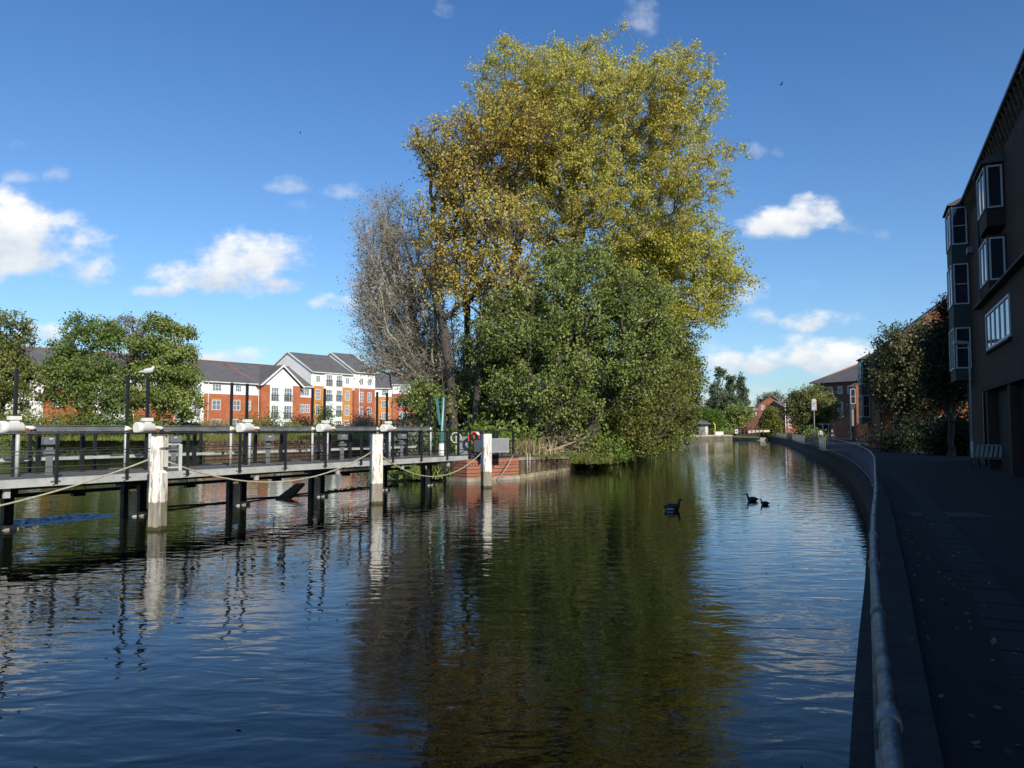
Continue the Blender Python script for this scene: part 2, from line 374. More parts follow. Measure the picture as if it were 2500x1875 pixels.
def make_bush(name, label, cat, base, r, nleaf, leaf, lm, group=None, seed=1, stems=9, bm=None, lumps=7, twig=.5):
    """shrub: stems fanning from the ground and leaves round the stem ends; r = (rx, ry, rz)"""
    rg = np.random.default_rng(seed); base = np.array(base, dtype=float); r = np.array(r)
    root = thing(name, label, cat, tuple(base), 0, group)
    n = max(stems, lumps * 2); d = rg.normal(size=(n, 3)); d[:, 2] = np.abs(d[:, 2]) * .9 + .15; d /= np.linalg.norm(d, axis=1, keepdims=True)
    E = d * r * rg.uniform(.45, .95, size=(n, 1)); Z = np.zeros((n, 3)); Z[:, :2] = E[:, :2] * .15
    Mid = Z + (E - Z) * .5 + rg.normal(size=(n, 3)) * .06 * r.mean(); v1, f1 = tubes_np(Z, Mid, np.full(n, .03), np.full(n, .02), 4); v2, f2 = tubes_np(Mid, E, np.full(n, .02), np.full(n, .008), 4)
    link('stem', mesh_np('stem', np.concatenate([v1, v2]), np.concatenate([f1, f2 + len(v1)]), bm or DBARK, True), root)
    idx = rg.integers(0, n, nleaf); t = rg.uniform(.35, 1.08, size=(nleaf, 1)); LP = Z[idx] + (E[idx] - Z[idx]) * t + rg.normal(size=(nleaf, 3)) * r.min() * .24
    LP = LP[LP[:, 2] > .03]
    v, f = leaves_np(LP, leaf, rg, .6)
    link('foliage', mesh_np('foliage', v, f, lm), root)
    return root

LY = leafmat('golden_leaves', [(.31, .22, .04), (.50, .42, .07), (.56, .50, .09), (.43, .45, .09), (.62, .58, .19)], .22, .42)
LBRT2 = leafmat('lively_green_leaves', [(.07, .11, .025), (.12, .18, .035), (.18, .25, .06), (.24, .27, .08)], .5, .35)
LYG = leafmat('golden_green_leaves', [(.30, .33, .06), (.55, .48, .07), (.44, .46, .07), (.62, .57, .14)], .25, .4)
LGREEN = leafmat('alder_leaves', [(.09, .13, .03), (.155, .20, .042), (.24, .295, .07), (.37, .40, .15)], .4, .3)
LOLIVE = leafmat('olive_leaves', [(.10, .12, .03), (.15, .18, .04), (.20, .22, .05), (.27, .22, .06)], .4, .35)
LBZ = leafmat('bronze_yellow_leaves', [(.28, .17, .04), (.46, .32, .05), (.56, .43, .07), (.40, .37, .08), (.62, .52, .14)], .3, .35)
LBROWN = leafmat('dry_brown_leaves', [(.17, .14, .10), (.26, .21, .14), (.21, .21, .12), (.34, .28, .20)], .5, .3)
LBRIGHT = leafmat('bright_green_leaves', [(.06, .12, .015), (.10, .18, .02), (.15, .23, .03)], .7, .4)
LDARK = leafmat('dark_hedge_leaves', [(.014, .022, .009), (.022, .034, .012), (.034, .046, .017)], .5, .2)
LRED = leafmat('dark_red_leaves', [(.07, .018, .02), (.11, .03, .025), (.14, .06, .03)], .7, .3)
LSILVER = leafmat('silver_leaves', [(.13, .16, .10), (.20, .23, .15), (.26, .28, .20)], .7, .3)
LFIR = leafmat('blue_green_leaves', [(.07, .10, .05), (.12, .16, .08), (.20, .24, .14)], .5, .3)
STRAW = leafmat('dry_reed', [(.22, .17, .08), (.34, .28, .15), (.45, .38, .24)], .8, .3)

# ================================================================== THE SETTING
BANK = [(-2.2, -12), (-1.5, -4), (-.55, -1), (.08, 0.4), (.66, 1.7), (1.60, 3.8), (2.62, 6.0), (3.85, 8.6), (5.10, 11.3), (7.05, 15.5), (9.0, 19.8), (12.0, 26.9), (17.3, 40.7), (24.8, 62.7), (36.5, 100), (49, 142), (57, 172)]
def catmull(P, k=8):
    o = []
    for i in range(len(P) - 1):
        p0 = P[max(i - 1, 0)]; p1 = P[i]; p2 = P[i + 1]; p3 = P[min(i + 2, len(P) - 1)]
        for q in range(k):
            t = q / k
            o.append(tuple(.5 * ((2 * p1[c]) + (-p0[c] + p2[c]) * t + (2 * p0[c] - 5 * p1[c] + 4 * p2[c] - p3[c]) * t * t + (-p0[c] + 3 * p1[c] - 3 * p2[c] + p3[c]) * t ** 3) for c in range(len(P[0]))))
    o.append(tuple(P[-1])); return o
BK = catmull(BANK, 8)
def offs(P, d):
    o = []
    for i, p in enumerate(P):
        a = P[max(i - 1, 0)]; b = P[min(i + 1, len(P) - 1)]; t = Vector((b[0] - a[0], b[1] - a[1])).normalized(); o.append((p[0] + t.y * d, p[1] - t.x * d))
    return o

def water_material():
    m = bpy.data.materials.new('river_water'); m.use_nodes = True; n = m.node_tree.nodes; l = m.node_tree.links; b = n['Principled BSDF']
    b.inputs['Roughness'].default_value = .015; b.inputs['IOR'].default_value = 1.33; b.inputs['Specular IOR Level'].default_value = .5
    g = n.new('ShaderNodeNewGeometry')
    nz0 = n.new('ShaderNodeTexNoise'); nz0.inputs['Scale'].default_value = .12; l.new(g.outputs['Position'], nz0.inputs['Vector'])
    r = n.new('ShaderNodeValToRGB'); r.color_ramp.elements[0].color = (.004, .006, .004, 1); r.color_ramp.elements[1].color = (.010, .013, .006, 1)
    l.new(nz0.outputs[0], r.inputs[0]); l.new(r.outputs[0], b.inputs['Base Color'])
    def nz(scale, sx, sy, det, rot=0):
        mp = n.new('ShaderNodeMapping'); mp.inputs['Scale'].default_value = (sx, sy, 1); mp.inputs['Rotation'].default_value = (0, 0, rot); l.new(g.outputs['Position'], mp.inputs[0])
        t = n.new('ShaderNodeTexNoise'); t.inputs['Scale'].default_value = scale; t.inputs['Detail'].default_value = det; t.inputs['Roughness'].default_value = .5
        t.inputs['Distortion'].default_value = .4
        l.new(mp.outputs[0], t.inputs['Vector']); return t.outputs[0]
    def mth(op, a, c):
        q = n.new('ShaderNodeMath'); q.operation = op
        for i, v in enumerate((a, c)):
            if isinstance(v, (int, float)): q.inputs[i].default_value = v
            else: l.new(v, q.inputs[i])
        return q.outputs[0]
    calm = nz(.16, 1, .6, 2)                                   # patches of breeze
    rp = n.new('ShaderNodeMapRange'); l.new(calm, rp.inputs[0]); rp.inputs[1].default_value = .35; rp.inputs[2].default_value = .65; rp.inputs[3].default_value = .35; rp.inputs[4].default_value = 1
    h = mth('ADD', mth('MULTIPLY', nz(2.6, .5, 1, 2, .10), .46), mth('MULTIPLY', mth('MULTIPLY', nz(9.0, .6, 1, 2, -.15), .07), rp.outputs[0]))
    h = mth('ADD', h, mth('MULTIPLY', mth('MULTIPLY', nz(19, .5, 1, 2), .016), rp.outputs[0]))
    bp = n.new('ShaderNodeBump'); bp.inputs['Strength'].default_value = 1; bp.inputs['Distance'].default_value = .030
    l.new(h, bp.inputs['Height']); l.new(bp.outputs[0], b.inputs['Normal'])
    return m
WATER = water_material()
w = MB().poly([(-260, -60, 0), (140, -60, 0), (140, 420, 0), (-260, 420, 0)]).build('river_water', WATER); tag(w, kind='structure')

def land(name, pts, z, m, depth=2.5, skirt=None):
    """land mass: flat top (or per-vertex z) over an outline, with walls down below the water"""
    mb = MB(); top = [(p[0], p[1], (p[2] if len(p) > 2 else z)) for p in pts]; n = len(top); i = 0
    mb.v = [Vector(p) for p in top] + [Vector((p[0], p[1], -depth)) for p in top]
    mb.f = [list(range(n))]; mb.sm = [False]
    for k in range(n): mb.f.append([k, n + k, n + (k + 1) % n, (k + 1) % n]); mb.sm.append(False)
    o = mb.build(name, m); tag(o, kind='structure'); return o
PZ = .85
tp = [(x, y) for x, y in offs(BK, .30)]
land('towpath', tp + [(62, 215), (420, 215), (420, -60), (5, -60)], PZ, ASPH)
land('far_ground', [(-900, 2600), (900, 2600), (900, 178), (56, 178), (40, 176), (24, 300), (20, 420)][::1] + [(-30, 420)], 1.0, GRASSM)
land('left_bank_ground', [(-1200, 2600), (-30, 2600), (-30, 200), (-6, 170), (-8, 120), (-17, 92), (-33, 84), (-46, 71), (-75, 52), (-140, 20), (-1200, 20)][::-1], 1.55, GRASSM)
land('island_ground', [(-2.1, 37.3, 1.12), (.35, 39.6, 1.1), (3.4, 47, .95), (5.2, 54, .5), (9.4, 70, .45), (19, 104, .45), (39, 170, .8), (24, 176, 1.2), (10, 160, 1.3), (-3, 110, 1.3), (-6, 90, 1.2), (-7.2, 50, 1.2), (-5.2, 40, 1.15)], 1.1, SOIL)

# river wall and coping along the towpath
cop = BK; inn = offs(BK, .42)
mb = MB()
for k in range(len(cop) - 1):
    a, b2, c, d = cop[k], cop[k + 1], inn[k + 1], inn[k]
    mb.hexa([(*a, PZ - .14), (*b2, PZ - .14), (*c, PZ - .14), (*d, PZ - .14), (*a, PZ + .02), (*b2, PZ + .02), (*c, PZ + .02), (*d, PZ + .02)])
wallroot = thing('river_wall', 'dark brick river wall with stone coping edging the shaded towpath', 'wall', (0, 0, 0))
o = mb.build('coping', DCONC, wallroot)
wi = offs(BK, .05); wi2 = offs(BK, .29); mb = MB()
for k in range(len(wi) - 1):
    a, b2, c, d = wi[k], wi[k + 1], wi2[k + 1], wi2[k]
    mb.hexa([(*a, -1.5), (*b2, -1.5), (*c, -1.5), (*d, -1.5), (*a, PZ - .14), (*b2, PZ - .14), (*c, PZ - .14), (*d, PZ - .14)])
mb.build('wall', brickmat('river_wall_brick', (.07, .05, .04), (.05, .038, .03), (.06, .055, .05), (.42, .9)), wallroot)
# kerb stones beside the rail
e1 = offs(BK, .95); e2 = offs(BK, 1.35); mb = MB(); k = 0; acc = 0
for k in range(0, len(e1) - 1):
    L = math.dist(e1[k], e1[k + 1]); nn = max(1, int(L / .6))
    for q in range(nn):
        if e1[k][1] > 45: break
        def lp(A, t): return (A[k][0] + (A[k + 1][0] - A[k][0]) * t, A[k][1] + (A[k + 1][1] - A[k][1]) * t)
        t0 = q / nn + .02 / max(L, .1); t1 = (q + 1) / nn; a, b2, c, d = lp(e1, t0), lp(e1, t1), lp(e2, t1), lp(e2, t0)
        z = PZ + .006 + random.random() * .008
        mb.hexa([(*a, PZ - .1), (*b2, PZ - .1), (*c, PZ - .1), (*d, PZ - .1), (*a, z), (*b2, z), (*c, z), (*d, z)])
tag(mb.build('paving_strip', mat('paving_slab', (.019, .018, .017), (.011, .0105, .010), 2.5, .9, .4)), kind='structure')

tag(MB().hexa([(7.6, 14.8, PZ), (9.0, 14.6, PZ), (9.2, 15.6, PZ), (7.9, 15.7, PZ), (7.6, 14.8, PZ + .008), (9.0, 14.6, PZ + .008), (9.2, 15.6, PZ + .008), (7.9, 15.7, PZ + .008)]).build('concrete_slab', mat('path_slab', (.05, .048, .045), (.035, .033, .03), 3, .9, .3)), kind='structure')
tag(MB().hexa([(2.6, 3.3, PZ), (3.3, 3.2, PZ), (3.4, 3.75, PZ), (2.7, 3.8, PZ), (2.6, 3.3, PZ + .006), (3.3, 3.2, PZ + .006), (3.4, 3.75, PZ + .006), (2.7, 3.8, PZ + .006)]).build('asphalt_patch', mat('old_patch', (.02, .02, .019), (.012, .012, .011), 4, .9, .4)), kind='structure')
rgl = np.random.default_rng(5); LPp = []
for q in range(420):
    k = int(rgl.integers(8, 70)); w_ = rgl.choice([rgl.uniform(.5, 1.1), rgl.uniform(.5, 4.5)]); a = offs(BK, w_)[k]; LPp.append((a[0] + rgl.normal() * .1, a[1] + rgl.normal() * .3, PZ + .018))
v_, f_ = leaves_np(np.array(LPp), .055, rgl, .7, 0, 6)
tag(link('fallen_leaves', mesh_np('fallen_leaves', v_, f_, mat('dead_leaf', (.22, .15, .06), (.10, .06, .03), 30))), 'scattered dead leaves lying on the shaded towpath', 'fallen leaves', kind='stuff')
# railing beside the towpath
rail = thing('towpath_railing', 'long curved grey tube railing between towpath and water', 'railing', (0, 0, PZ))
RL = offs(BK, .135)
RT = 1.85
pts = [(x, y, RT) for x, y in RL if y < 172 and y > -6]
mb = MB().tube(pts, .0205, 12); mb.build('top_rail', PIPE, rail, world=True)
mb = MB().tube([(x, y, PZ + .16) for x, y in RL if -6 < y < 172], .016, 6); mb.build('bottom_rail', PIPE, rail, world=True)
# arc-length walk for posts
def walk(P, step, start=0):
    o = []; acc = -start
    for i in range(len(P) - 1):
        L = math.dist(P[i][:2], P[i + 1][:2])
        while acc <= L:
            if acc >= 0:
                t = acc / L; o.append((P[i][0] + (P[i + 1][0] - P[i][0]) * t, P[i][1] + (P[i + 1][1] - P[i][1]) * t))
            acc += step
        acc -= L
    return o
RLv = [(x, y) for x, y in RL if -3 < y < 172]
posts = walk(RLv, 1.95, .6)
PANEL = mat('mesh_panel_steel', (.17, .19, .22), (.11, .12, .14), 4, .5, 0, .3)
first = None
for i, (x, y) in enumerate(posts[:92]):
    if first is None:
        first = MB().tube([(0, 0, PZ - .02), (0, 0, RT - .02)], .022, 8).build('post', PIPE, rail, loc=(x, y, -PZ))
    else:
        c = first.copy(); COL.objects.link(c); c.location = (x, y, -PZ)
for i in range(len(posts) - 1):
    a = Vector((*posts[i], 0)); b2 = Vector((*posts[i + 1], 0)); L = (b2 - a).length; d = (b2 - a) / L
    if a.y > 120 or i > 70: break
    mb = MB(); stp = .09 if a.y < 30 else (.22 if a.y < 50 else .34); wdt = .0035 if a.y < 30 else (.006 if a.y < 50 else .009)
    q = .08
    while q < L - .05:
        p = a + d * q; nrm = Vector((-d.y, d.x, 0)) * .004; dd = d * wdt
        mb.hexa([tuple(p - dd - nrm + Vector((0, 0, PZ + .16))), tuple(p + dd - nrm + Vector((0, 0, PZ + .16))), tuple(p + dd + nrm + Vector((0, 0, PZ + .16))), tuple(p - dd + nrm + Vector((0, 0, PZ + .16))),
                 tuple(p - dd - nrm + Vector((0, 0, RT - .06))), tuple(p + dd - nrm + Vector((0, 0, RT - .06))), tuple(p + dd + nrm + Vector((0, 0, RT - .06))), tuple(p - dd + nrm + Vector((0, 0, RT - .06)))])
        q += stp
    mb.build('mesh_panel', PANEL, rail, world=True)
for (x, y) in walk([(x, y) for x, y in RL if 1 < y < 12], 1.1, .35)[:9]:
    i = min(range(len(RL)), key=lambda k: abs(RL[k][1] - y)); t = Vector((RL[i + 1][0] - RL[i - 1][0], RL[i + 1][1] - RL[i - 1][1], 0)).normalized() * .045
    MB().tube([(x - t.x, y - t.y, RT), (x + t.x, y + t.y, RT)], .0265, 12).build('collar', PIPE, rail, world=True)

# ================================================================== WEIR AND FOOTBRIDGE
ANG = math.atan2(.868, .496); DO = (-11.7, 17.8)
DF = frame(DO, (.496, .868), (-.868, .496))
ZD = 1.31
bridge = thing('weir_footbridge', 'long steel footbridge over the weir with black railings and pale grey edge beam', 'footbridge', (DO[0], DO[1], 0), ANG)
mb = MB()
t = -5.4
while t < 19.3: mb.box(t, t + .225, .06, 3.1, ZD - .05, ZD + random.random() * .006); t += .235
mb.build('deck', DECKM, bridge)
mb = MB().box(-5.4, 19.6, -.02, .04, ZD - .17, ZD + .02).box(-5.4, 19.6, .04, .10, ZD - .17, ZD - .14).box(-5.4, 19.6, .04, .10, ZD + .0, ZD + .02)
mb.build('edge_beam', GALV, bridge)
MB().box(-5.4, 19.6, 3.12, 3.18, ZD - .17, ZD + .02).build('edge_beam', DGALV, bridge)
MB().box(-5.4, 19.4, 1.0, 1.12, ZD - .3, ZD - .055).box(-5.4, 19.4, 2.3, 2.42, ZD - .3, ZD - .055).build('joist', BLACK, bridge)
def rpost(x, y, z1=2.4, hw=.045):
    return MB().box(x - hw, x + hw, y - hw, y + hw, ZD + .021 if y > .3 else ZD - .12, z1)
k = -2.4
while k < 19.7:
    MB().box(k - .033, k + .033, -.085, -.022, ZD - .10, 2.38).build('railing_post', BLACK, bridge)
    mb = MB().box(k - .12, k + .12, -.045, -.021, ZD - .075, ZD - .045).hexa([(k - .07, -.05, ZD - .14), (k - .045, -.05, ZD - .14), (k + .10, -.05, ZD - .05), (k + .06, -.05, ZD - .05), (k - .07, -.022, ZD - .14), (k - .045, -.022, ZD - .14), (k + .10, -.022, ZD - .05), (k + .06, -.022, ZD - .05)])
    mb.build('bracket', DGALV, bridge)
    k += 1.848
for z, r_ in ((2.4, .024), (1.98, .014), (1.90, .009), (1.60, .014), (1.46, .009)):
    MB().tube([(-5.4, -.055, z), (19.7, -.055, z)], r_, 6).build('rail', BLACK, bridge)
k = -3.2
while k < 19.6:
    MB().box(k - .035, k + .035, 3.0, 3.09, ZD + .01, 2.38).build('railing_post', BLACK, bridge); k += 1.848
for z, r_ in ((2.41, .024), (1.96, .016), (1.58, .016)):
    MB().tube([(-5.4, 3.045, z), (19.7, 3.045, z)], r_, 6).build('rail', BLACK, bridge)
MB().box(-5.4, 19.0, 3.4, 3.6, 1.62, 1.72).build('service_duct', mat('pale_duct', (.42, .42, .40), (.25, .25, .24), 3, .7), bridge)
mb = MB().box(-5.4, 18.9, 2.62, 2.78, .70, .80)
for x in np.arange(-2, 18.9, 3.7): mb.box(x + 1.7, x + 1.72, 2.66, 2.68, .8, 1.1).box(x + 2.0, x + 2.02, 2.66, 2.68, .8, 1.1).box(x + 1.6, x + 1.95, 2.55, 2.70, .62, .70)
mb.build('underslung_beam', BLACK, bridge)

# gates (local x along the bridge, local y = across)
def gate():
    g = thing('sluice_gate', '', 'sluice gate', DF(0, 1.7, 0), ANG, 'white actuator sluice gates along the weir')
    for x in (.32, 3.38):
        MB().box(x - .037, x + .037, -.035, .035, -.8, 4.03).build('guide_post', BLACK, g)
    MB().box(.62, 3.25, -.10, .10, 2.45, 2.59).box(.6, 3.27, -.13, .13, 2.592, 2.61).build('head_beam', DGALV, g)
    MB().tube([(3.27, 0, 2.52), (3.40, 0, 2.52), (3.52, 0, 2.51)], [.085, .075, .03], 10).build('end_cap', WHITE, g)
    a = MB().tube([(-.14, -.16, 2.54), (-.13, -.16, 2.54), (.02, -.16, 2.54), (.04, -.16, 2.54), (.40, -.16, 2.54), (.46, -.16, 2.54)], [.15, .165, .165, .15, .145, .07], 16).build('actuator', WHITE, g)
    MB().tube([(.48, -.16, 2.53), (.66, -.16, 2.53), (.74, -.16, 2.53)], [.06, .06, .04], 10).build('motor', WHITE, a)
    MB().box(.08, .36, -.25, -.07, 2.73, 2.83).box(.12, .32, -.22, -.10, 2.66, 2.728).build('cover', WHITE, a, bevel=.01)
    MB().tube([(.46, -.33, 2.47), (.46, -.10, 2.47)], .06, 10).build('hand_wheel', RUST, a)
    MB().tube([(.32, -.16, ZD), (.32, -.16, 2.40)], .05, 10).build('pedestal', GALV, g)
    MB().tube([(3.28, -.12, ZD), (3.28, -.12, 2.42)], .045, 10).build('pedestal', GALV, g)
    for x in (1.25, 2.45):
        MB().box(x - .045, x + .045, .55, .64, ZD, 2.44).build('frame_post', BLACK, g)
    c = MB().box(.92, 1.30, -.3, -.12, 2.10, 2.30).box(.95, 1.27, -.27, -.14, 1.86, 1.97).box(1.02, 1.2, -.2, -.16, 1.2, 2.1).build('control_box', BOXG, g, bevel=.01)
    MB().box(1.03, 1.12, -.305, -.302, 2.24, 2.265).build('plate', WHITE, c)
    MB().box(.3, 3.4, .78, .9, 1.66, 1.74).build('cross_bar', GALV, g)
    return g
g0 = gate()
gl = ['sluice gate at the left edge with its white actuator nearest the camera', 'sluice gate whose white actuator stands just behind the first white mooring post', 'sluice gate in the middle of the weir, in front of the orange and white apartments',
      'sluice gate just left of the second white mooring post', 'farthest sluice gate, just right of the second white mooring post', 'sluice gate cut off by the left picture edge']
for i, tt in enumerate((.9, 4.6, 8.3, 12.0, 15.7)):
    g = g0 if i == 0 else dup(g0)
    g.location = DF(tt, 1.7, 0); g['label'] = gl[i]
# the two free-standing guide posts at the far end
for tt, lb in ((19.4, 'black upright post standing left of the teal davit'),):
    tag(MB().box(-.05, .05, -.05, .05, 0, 4.0).build('guide_post', BLACK, loc=DF(tt + .9, 1.7, 0)), 'tall thin black post close beside the teal davit', 'post')
# piers
def pier():
    p = thing('weir_pier', '', 'pier', DF(0, 0, 0), ANG, 'black steel piers carrying the footbridge')
    for a, b2 in ((-.40, -.26), (.10, .26)):
        mb = MB().box(a, a + .03, 1.62, 1.78, -1, ZD - .3).box(b2 - .03, b2, 1.62, 1.78, -1, ZD - .3).box(a + .032, b2 - .032, 1.69, 1.73, -1, ZD - .3)
        mb.build('column', BLACK, p)
    MB().box(-.18, -.07, 1.50, 1.56, -.1, .72).box(-.18, -.14, 1.562, 1.72, -.1, .72).build('angle_guard', mat('pale_steel', (.6, .6, .56), (.42, .40, .33), 4, .7), p)
    MB().box(-.70, -.56, .10, .17, ZD - .40, ZD - .172).build('hanger', GALV, p)
    MB().box(-.46, .36, 1.5, 1.95, ZD - .42, ZD - .302).build('cross_head', BLACK, p)
    MB().hexa([(.0, 1.45, -.6), (.50, 1.45, -.6), (.50, 1.95, -.6), (-.2, 1.95, -.6), (.08, 1.5, .12), (.38, 1.5, .10), (.40, 1.9, .10), (-.1, 1.9, .14)]).build('concrete_toe', CONC, p)
    return p
p0 = pier(); pl_ = ['pier at the left edge beside the foaming water', 'pier beside the first white mooring post', 'pier in mid weir where the low floating pipe passes', 'pier between floating plank and second white mooring post', 'pier just right of the second white mooring post', 'pier close to the brick abutment']
for i, tt in enumerate((.9, 4.6, 8.3, 12.0, 15.7, 18.9)):
    p = p0 if i == 0 else dup(p0)
    p.location = DF(tt, 0, 0); p['label'] = 'black steel ' + pl_[i]
# white timber mooring posts
def post_material():
    m = mat('flaking_white_timber', (.78, .77, .72), (.50, .48, .43), 5, .85, .5, bscale=14)
    m = bpy.data.materials.new('flaking_white_post'); m.use_nodes = True; n = m.node_tree.nodes; l = m.node_tree.links; b = n['Principled BSDF']; b.inputs['Roughness'].default_value = .85
    g = n.new('ShaderNodeNewGeometry'); s = n.new('ShaderNodeSeparateXYZ'); l.new(g.outputs['Position'], s.inputs[0])
    mp = n.new('ShaderNodeMapping'); mp.inputs['Scale'].default_value = (9, 9, 1.6); l.new(g.outputs['Position'], mp.inputs[0])
    z = n.new('ShaderNodeTexNoise'); z.inputs['Scale'].default_value = 1.2; z.inputs['Detail'].default_value = 8; z.inputs['Roughness'].default_value = .7; l.new(mp.outputs[0], z.inputs['Vector'])
    rp = n.new('ShaderNodeValToRGB'); e = rp.color_ramp.elements; e[0].position = .36; e[0].color = (.16, .13, .10, 1); e[1].position = .52; e[1].color = (.78, .76, .70, 1); x = e.new(.44); x.color = (.52, .48, .41, 1)
    l.new(z.outputs[0], rp.inputs[0])
    rg_ = n.new('ShaderNodeValToRGB'); e = rg_.color_ramp.elements; e[0].position = .3; e[0].color = (.13, .115, .085, 1); e[1].position = .7; e[1].color = (.34, .31, .25, 1); l.new(z.outputs[0], rg_.inputs[0])
    a = n.new('ShaderNodeMath'); a.operation = 'MULTIPLY_ADD'; l.new(z.outputs[0], a.inputs[0]); a.inputs[1].default_value = .22; l.new(s.outputs[2], a.inputs[2])
    st = n.new('ShaderNodeMath'); st.operation = 'GREATER_THAN'; l.new(a.outputs[0], st.inputs[0]); st.inputs[1].default_value = .80
    mx = n.new('ShaderNodeMixRGB'); l.new(st.outputs[0], mx.inputs[0]); l.new(rg_.outputs[0], mx.inputs[1]); l.new(rp.outputs[0], mx.inputs[2])
    st2 = n.new('ShaderNodeMath'); st2.operation = 'GREATER_THAN'; l.new(a.outputs[0], st2.inputs[0]); st2.inputs[1].default_value = .20
    mx2 = n.new('ShaderNodeMixRGB'); l.new(st2.outputs[0], mx2.inputs[0]); mx2.inputs[1].default_value = (.05, .05, .02, 1); l.new(mx.outputs[0], mx2.inputs[2])
    l.new(mx2.outputs[0], b.inputs['Base Color'])
    bp = n.new('ShaderNodeBump'); bp.inputs['Strength'].default_value = .7; bp.inputs['Distance'].default_value = .02; l.new(z.outputs[0], bp.inputs['Height']); l.new(bp.outputs[0], b.inputs['Normal'])
    return m
POSTM = post_material()
def mooring(px, Y, w, topz, rot, label, seed, notch=False):
    r_ = random.Random(seed); c = at(px, 1200, Y); g = thing('mooring_post', label, 'mooring post', (c.x, Y, 0), rot, 'white timber mooring posts in front of the weir')
    mb = MB(); h = w / 2; zs = [-1.2, -.1, .25, .6, .85, 1.1, 1.4, 1.48, 1.8, 2.0, 2.05, 2.2, topz]; base = len(mb.v); ring = []
    for z in zs:
        tp_ = 1.04 - .02 * z; j = [r_.uniform(-.012, .012) for _ in range(8)]; c_ = .035; xr = h * tp_
        if notch and 1.45 < z < 2.02: xr = h * .62
        ring.append([(-xr * 0 - h * tp_ + c_ + j[0], -h * tp_, z), (xr - c_ + j[1], -h * tp_, z), (xr, -h * tp_ + c_ + j[2], z), (xr, h * tp_ - c_, z), (xr - c_, h * tp_, z), (-h * tp_ + c_, h * tp_ + j[5], z), (-h * tp_ + j[6], h * tp_ - c_, z), (-h * tp_, -h * tp_ + c_ + j[7], z)])
    for q in ring: mb.v += [Vector(p) for p in q]
    for a in range(len(zs) - 1):
        for b2 in range(8): mb.f.append([a * 8 + b2, a * 8 + (b2 + 1) % 8, (a + 1) * 8 + (b2 + 1) % 8, (a + 1) * 8 + b2]); mb.sm.append(False)
    mb.f.append([(len(zs) - 1) * 8 + k for k in range(8)]); mb.sm.append(False)
    mb.build('shaft', POSTM, g)
    MB().box(-h * .96, h * .96, -h * .96, h * .96, topz + .003, topz + .035).build('cap', RUST, g, bevel=.01)
    MB().box(-h - .035, -h - .012, -.05, .07, 1.55, 1.70).tube([(-h - .09, 0, 1.60), (-h - .02, 0, 1.64), (-h - .02, .05, 1.68)], .02, 6).build('rope_eye', RUST, g)
    return g
m1 = mooring(386, 19.6, .33, 2.33, R(38), 'tall white wooden mooring post nearest the camera with grey steel bracket on its right', 1, True)
MB().box(.17, .50, -.03, .03, 2.10, 2.14).box(.17, .50, -.03, .03, 1.52, 1.56).box(.46, .54, -.05, .05, 1.45, 2.12).box(.08, .18, -.16, -.10, 1.56, 1.98).build('bracket', GALV, m1)
m1.children[-1].rotation_euler = (0, 0, -R(45))
m2 = mooring(918, 26.4, .37, 2.33, R(25), 'middle white wooden mooring post with rusty cap in front of the bridge', 2)
m3 = mooring(1187, 33.6, .38, 2.30, R(25), 'white wooden mooring post in front of the brick abutment and grey sign', 3)
# ropes
def catenary(a, b, sag, n=26):
    a = Vector(a); b = Vector(b); return [tuple(a.lerp(b, t / n) - Vector((0, 0, 4 * sag * (t / n) * (1 - t / n)))) for t in range(n + 1)]
P1 = at(366, 1121, 19.5); P1b = at(402, 1124, 19.7); P2 = at(905, 1105, 26.2); P2b = at(931, 1113, 26.4); P3 = at(1176, 1105, 33.4)
def rope(pts, label, r_=.022): return tag(MB().tube(pts, r_, 6).build('mooring_rope', ROPE), label, 'rope', 'ropes strung between the mooring posts')
rope(catenary(at(-130, 1262, 16.2), P1, .12), 'pale rope running from the nearest white post out past the left edge')
rope(catenary(P1b, P2, .75), 'pale rope sagging between first and middle white posts')
rope(catenary(P2b, P3, .85), 'pale rope sagging between middle white post and the one by the brick abutment')
rope(catenary(at(1192, 1172, 33.7), at(1252, 1112, 38.6), .35), 'short slack rope from the abutment railing down to the third white post')
# floating pipe along the weir
tag(MB().tube([tuple(DF(x, 2.75 + .05 * math.sin(x * 1.3), .03 + .02 * math.sin(x * 2.1))) for x in np.arange(4.9, 18.3, .6)], .035, 7).build('floating_pipe', mat('algae_pipe', (.25, .23, .16), (.15, .14, .08), 4, .8)), 'thin mud-coloured floating pipe lying on the water along the weir', 'pipe')
pk = at(693, 1216, 28.0); pq = at(722, 1190, 29.8)
tag(MB().hexa([(pk.x - .3, pk.y, -.03), (pk.x + .25, pk.y - .05, -.03), (pq.x + .35, pq.y, .38), (pq.x - .0, pq.y + .1, .36), (pk.x - .3, pk.y, .03), (pk.x + .2, pk.y - .05, .04), (pq.x + .33, pq.y, .46), (pq.x - .02, pq.y + .1, .44)]).build('driftwood_plank', mat('rotten_plank', (.24, .13, .07), (.10, .06, .035), 5, .9, .5)), 'brown driftwood plank stuck up out of the water under the bridge', 'driftwood')
mb = MB()
for k in range(22):
    x = 13.2 + k * .14; q = DF(x, 2.9 + random.random() * .3, .02); mb.tube([tuple(q), tuple(q + Vector((random.uniform(-.3, .3), random.uniform(-.1, .2), random.uniform(0, .08))))], [.03, .012], 5)
tag(mb.build('floating_debris', OLDWOOD), 'raft of pale twigs and litter caught against the floating pipe', 'debris', kind='stuff')

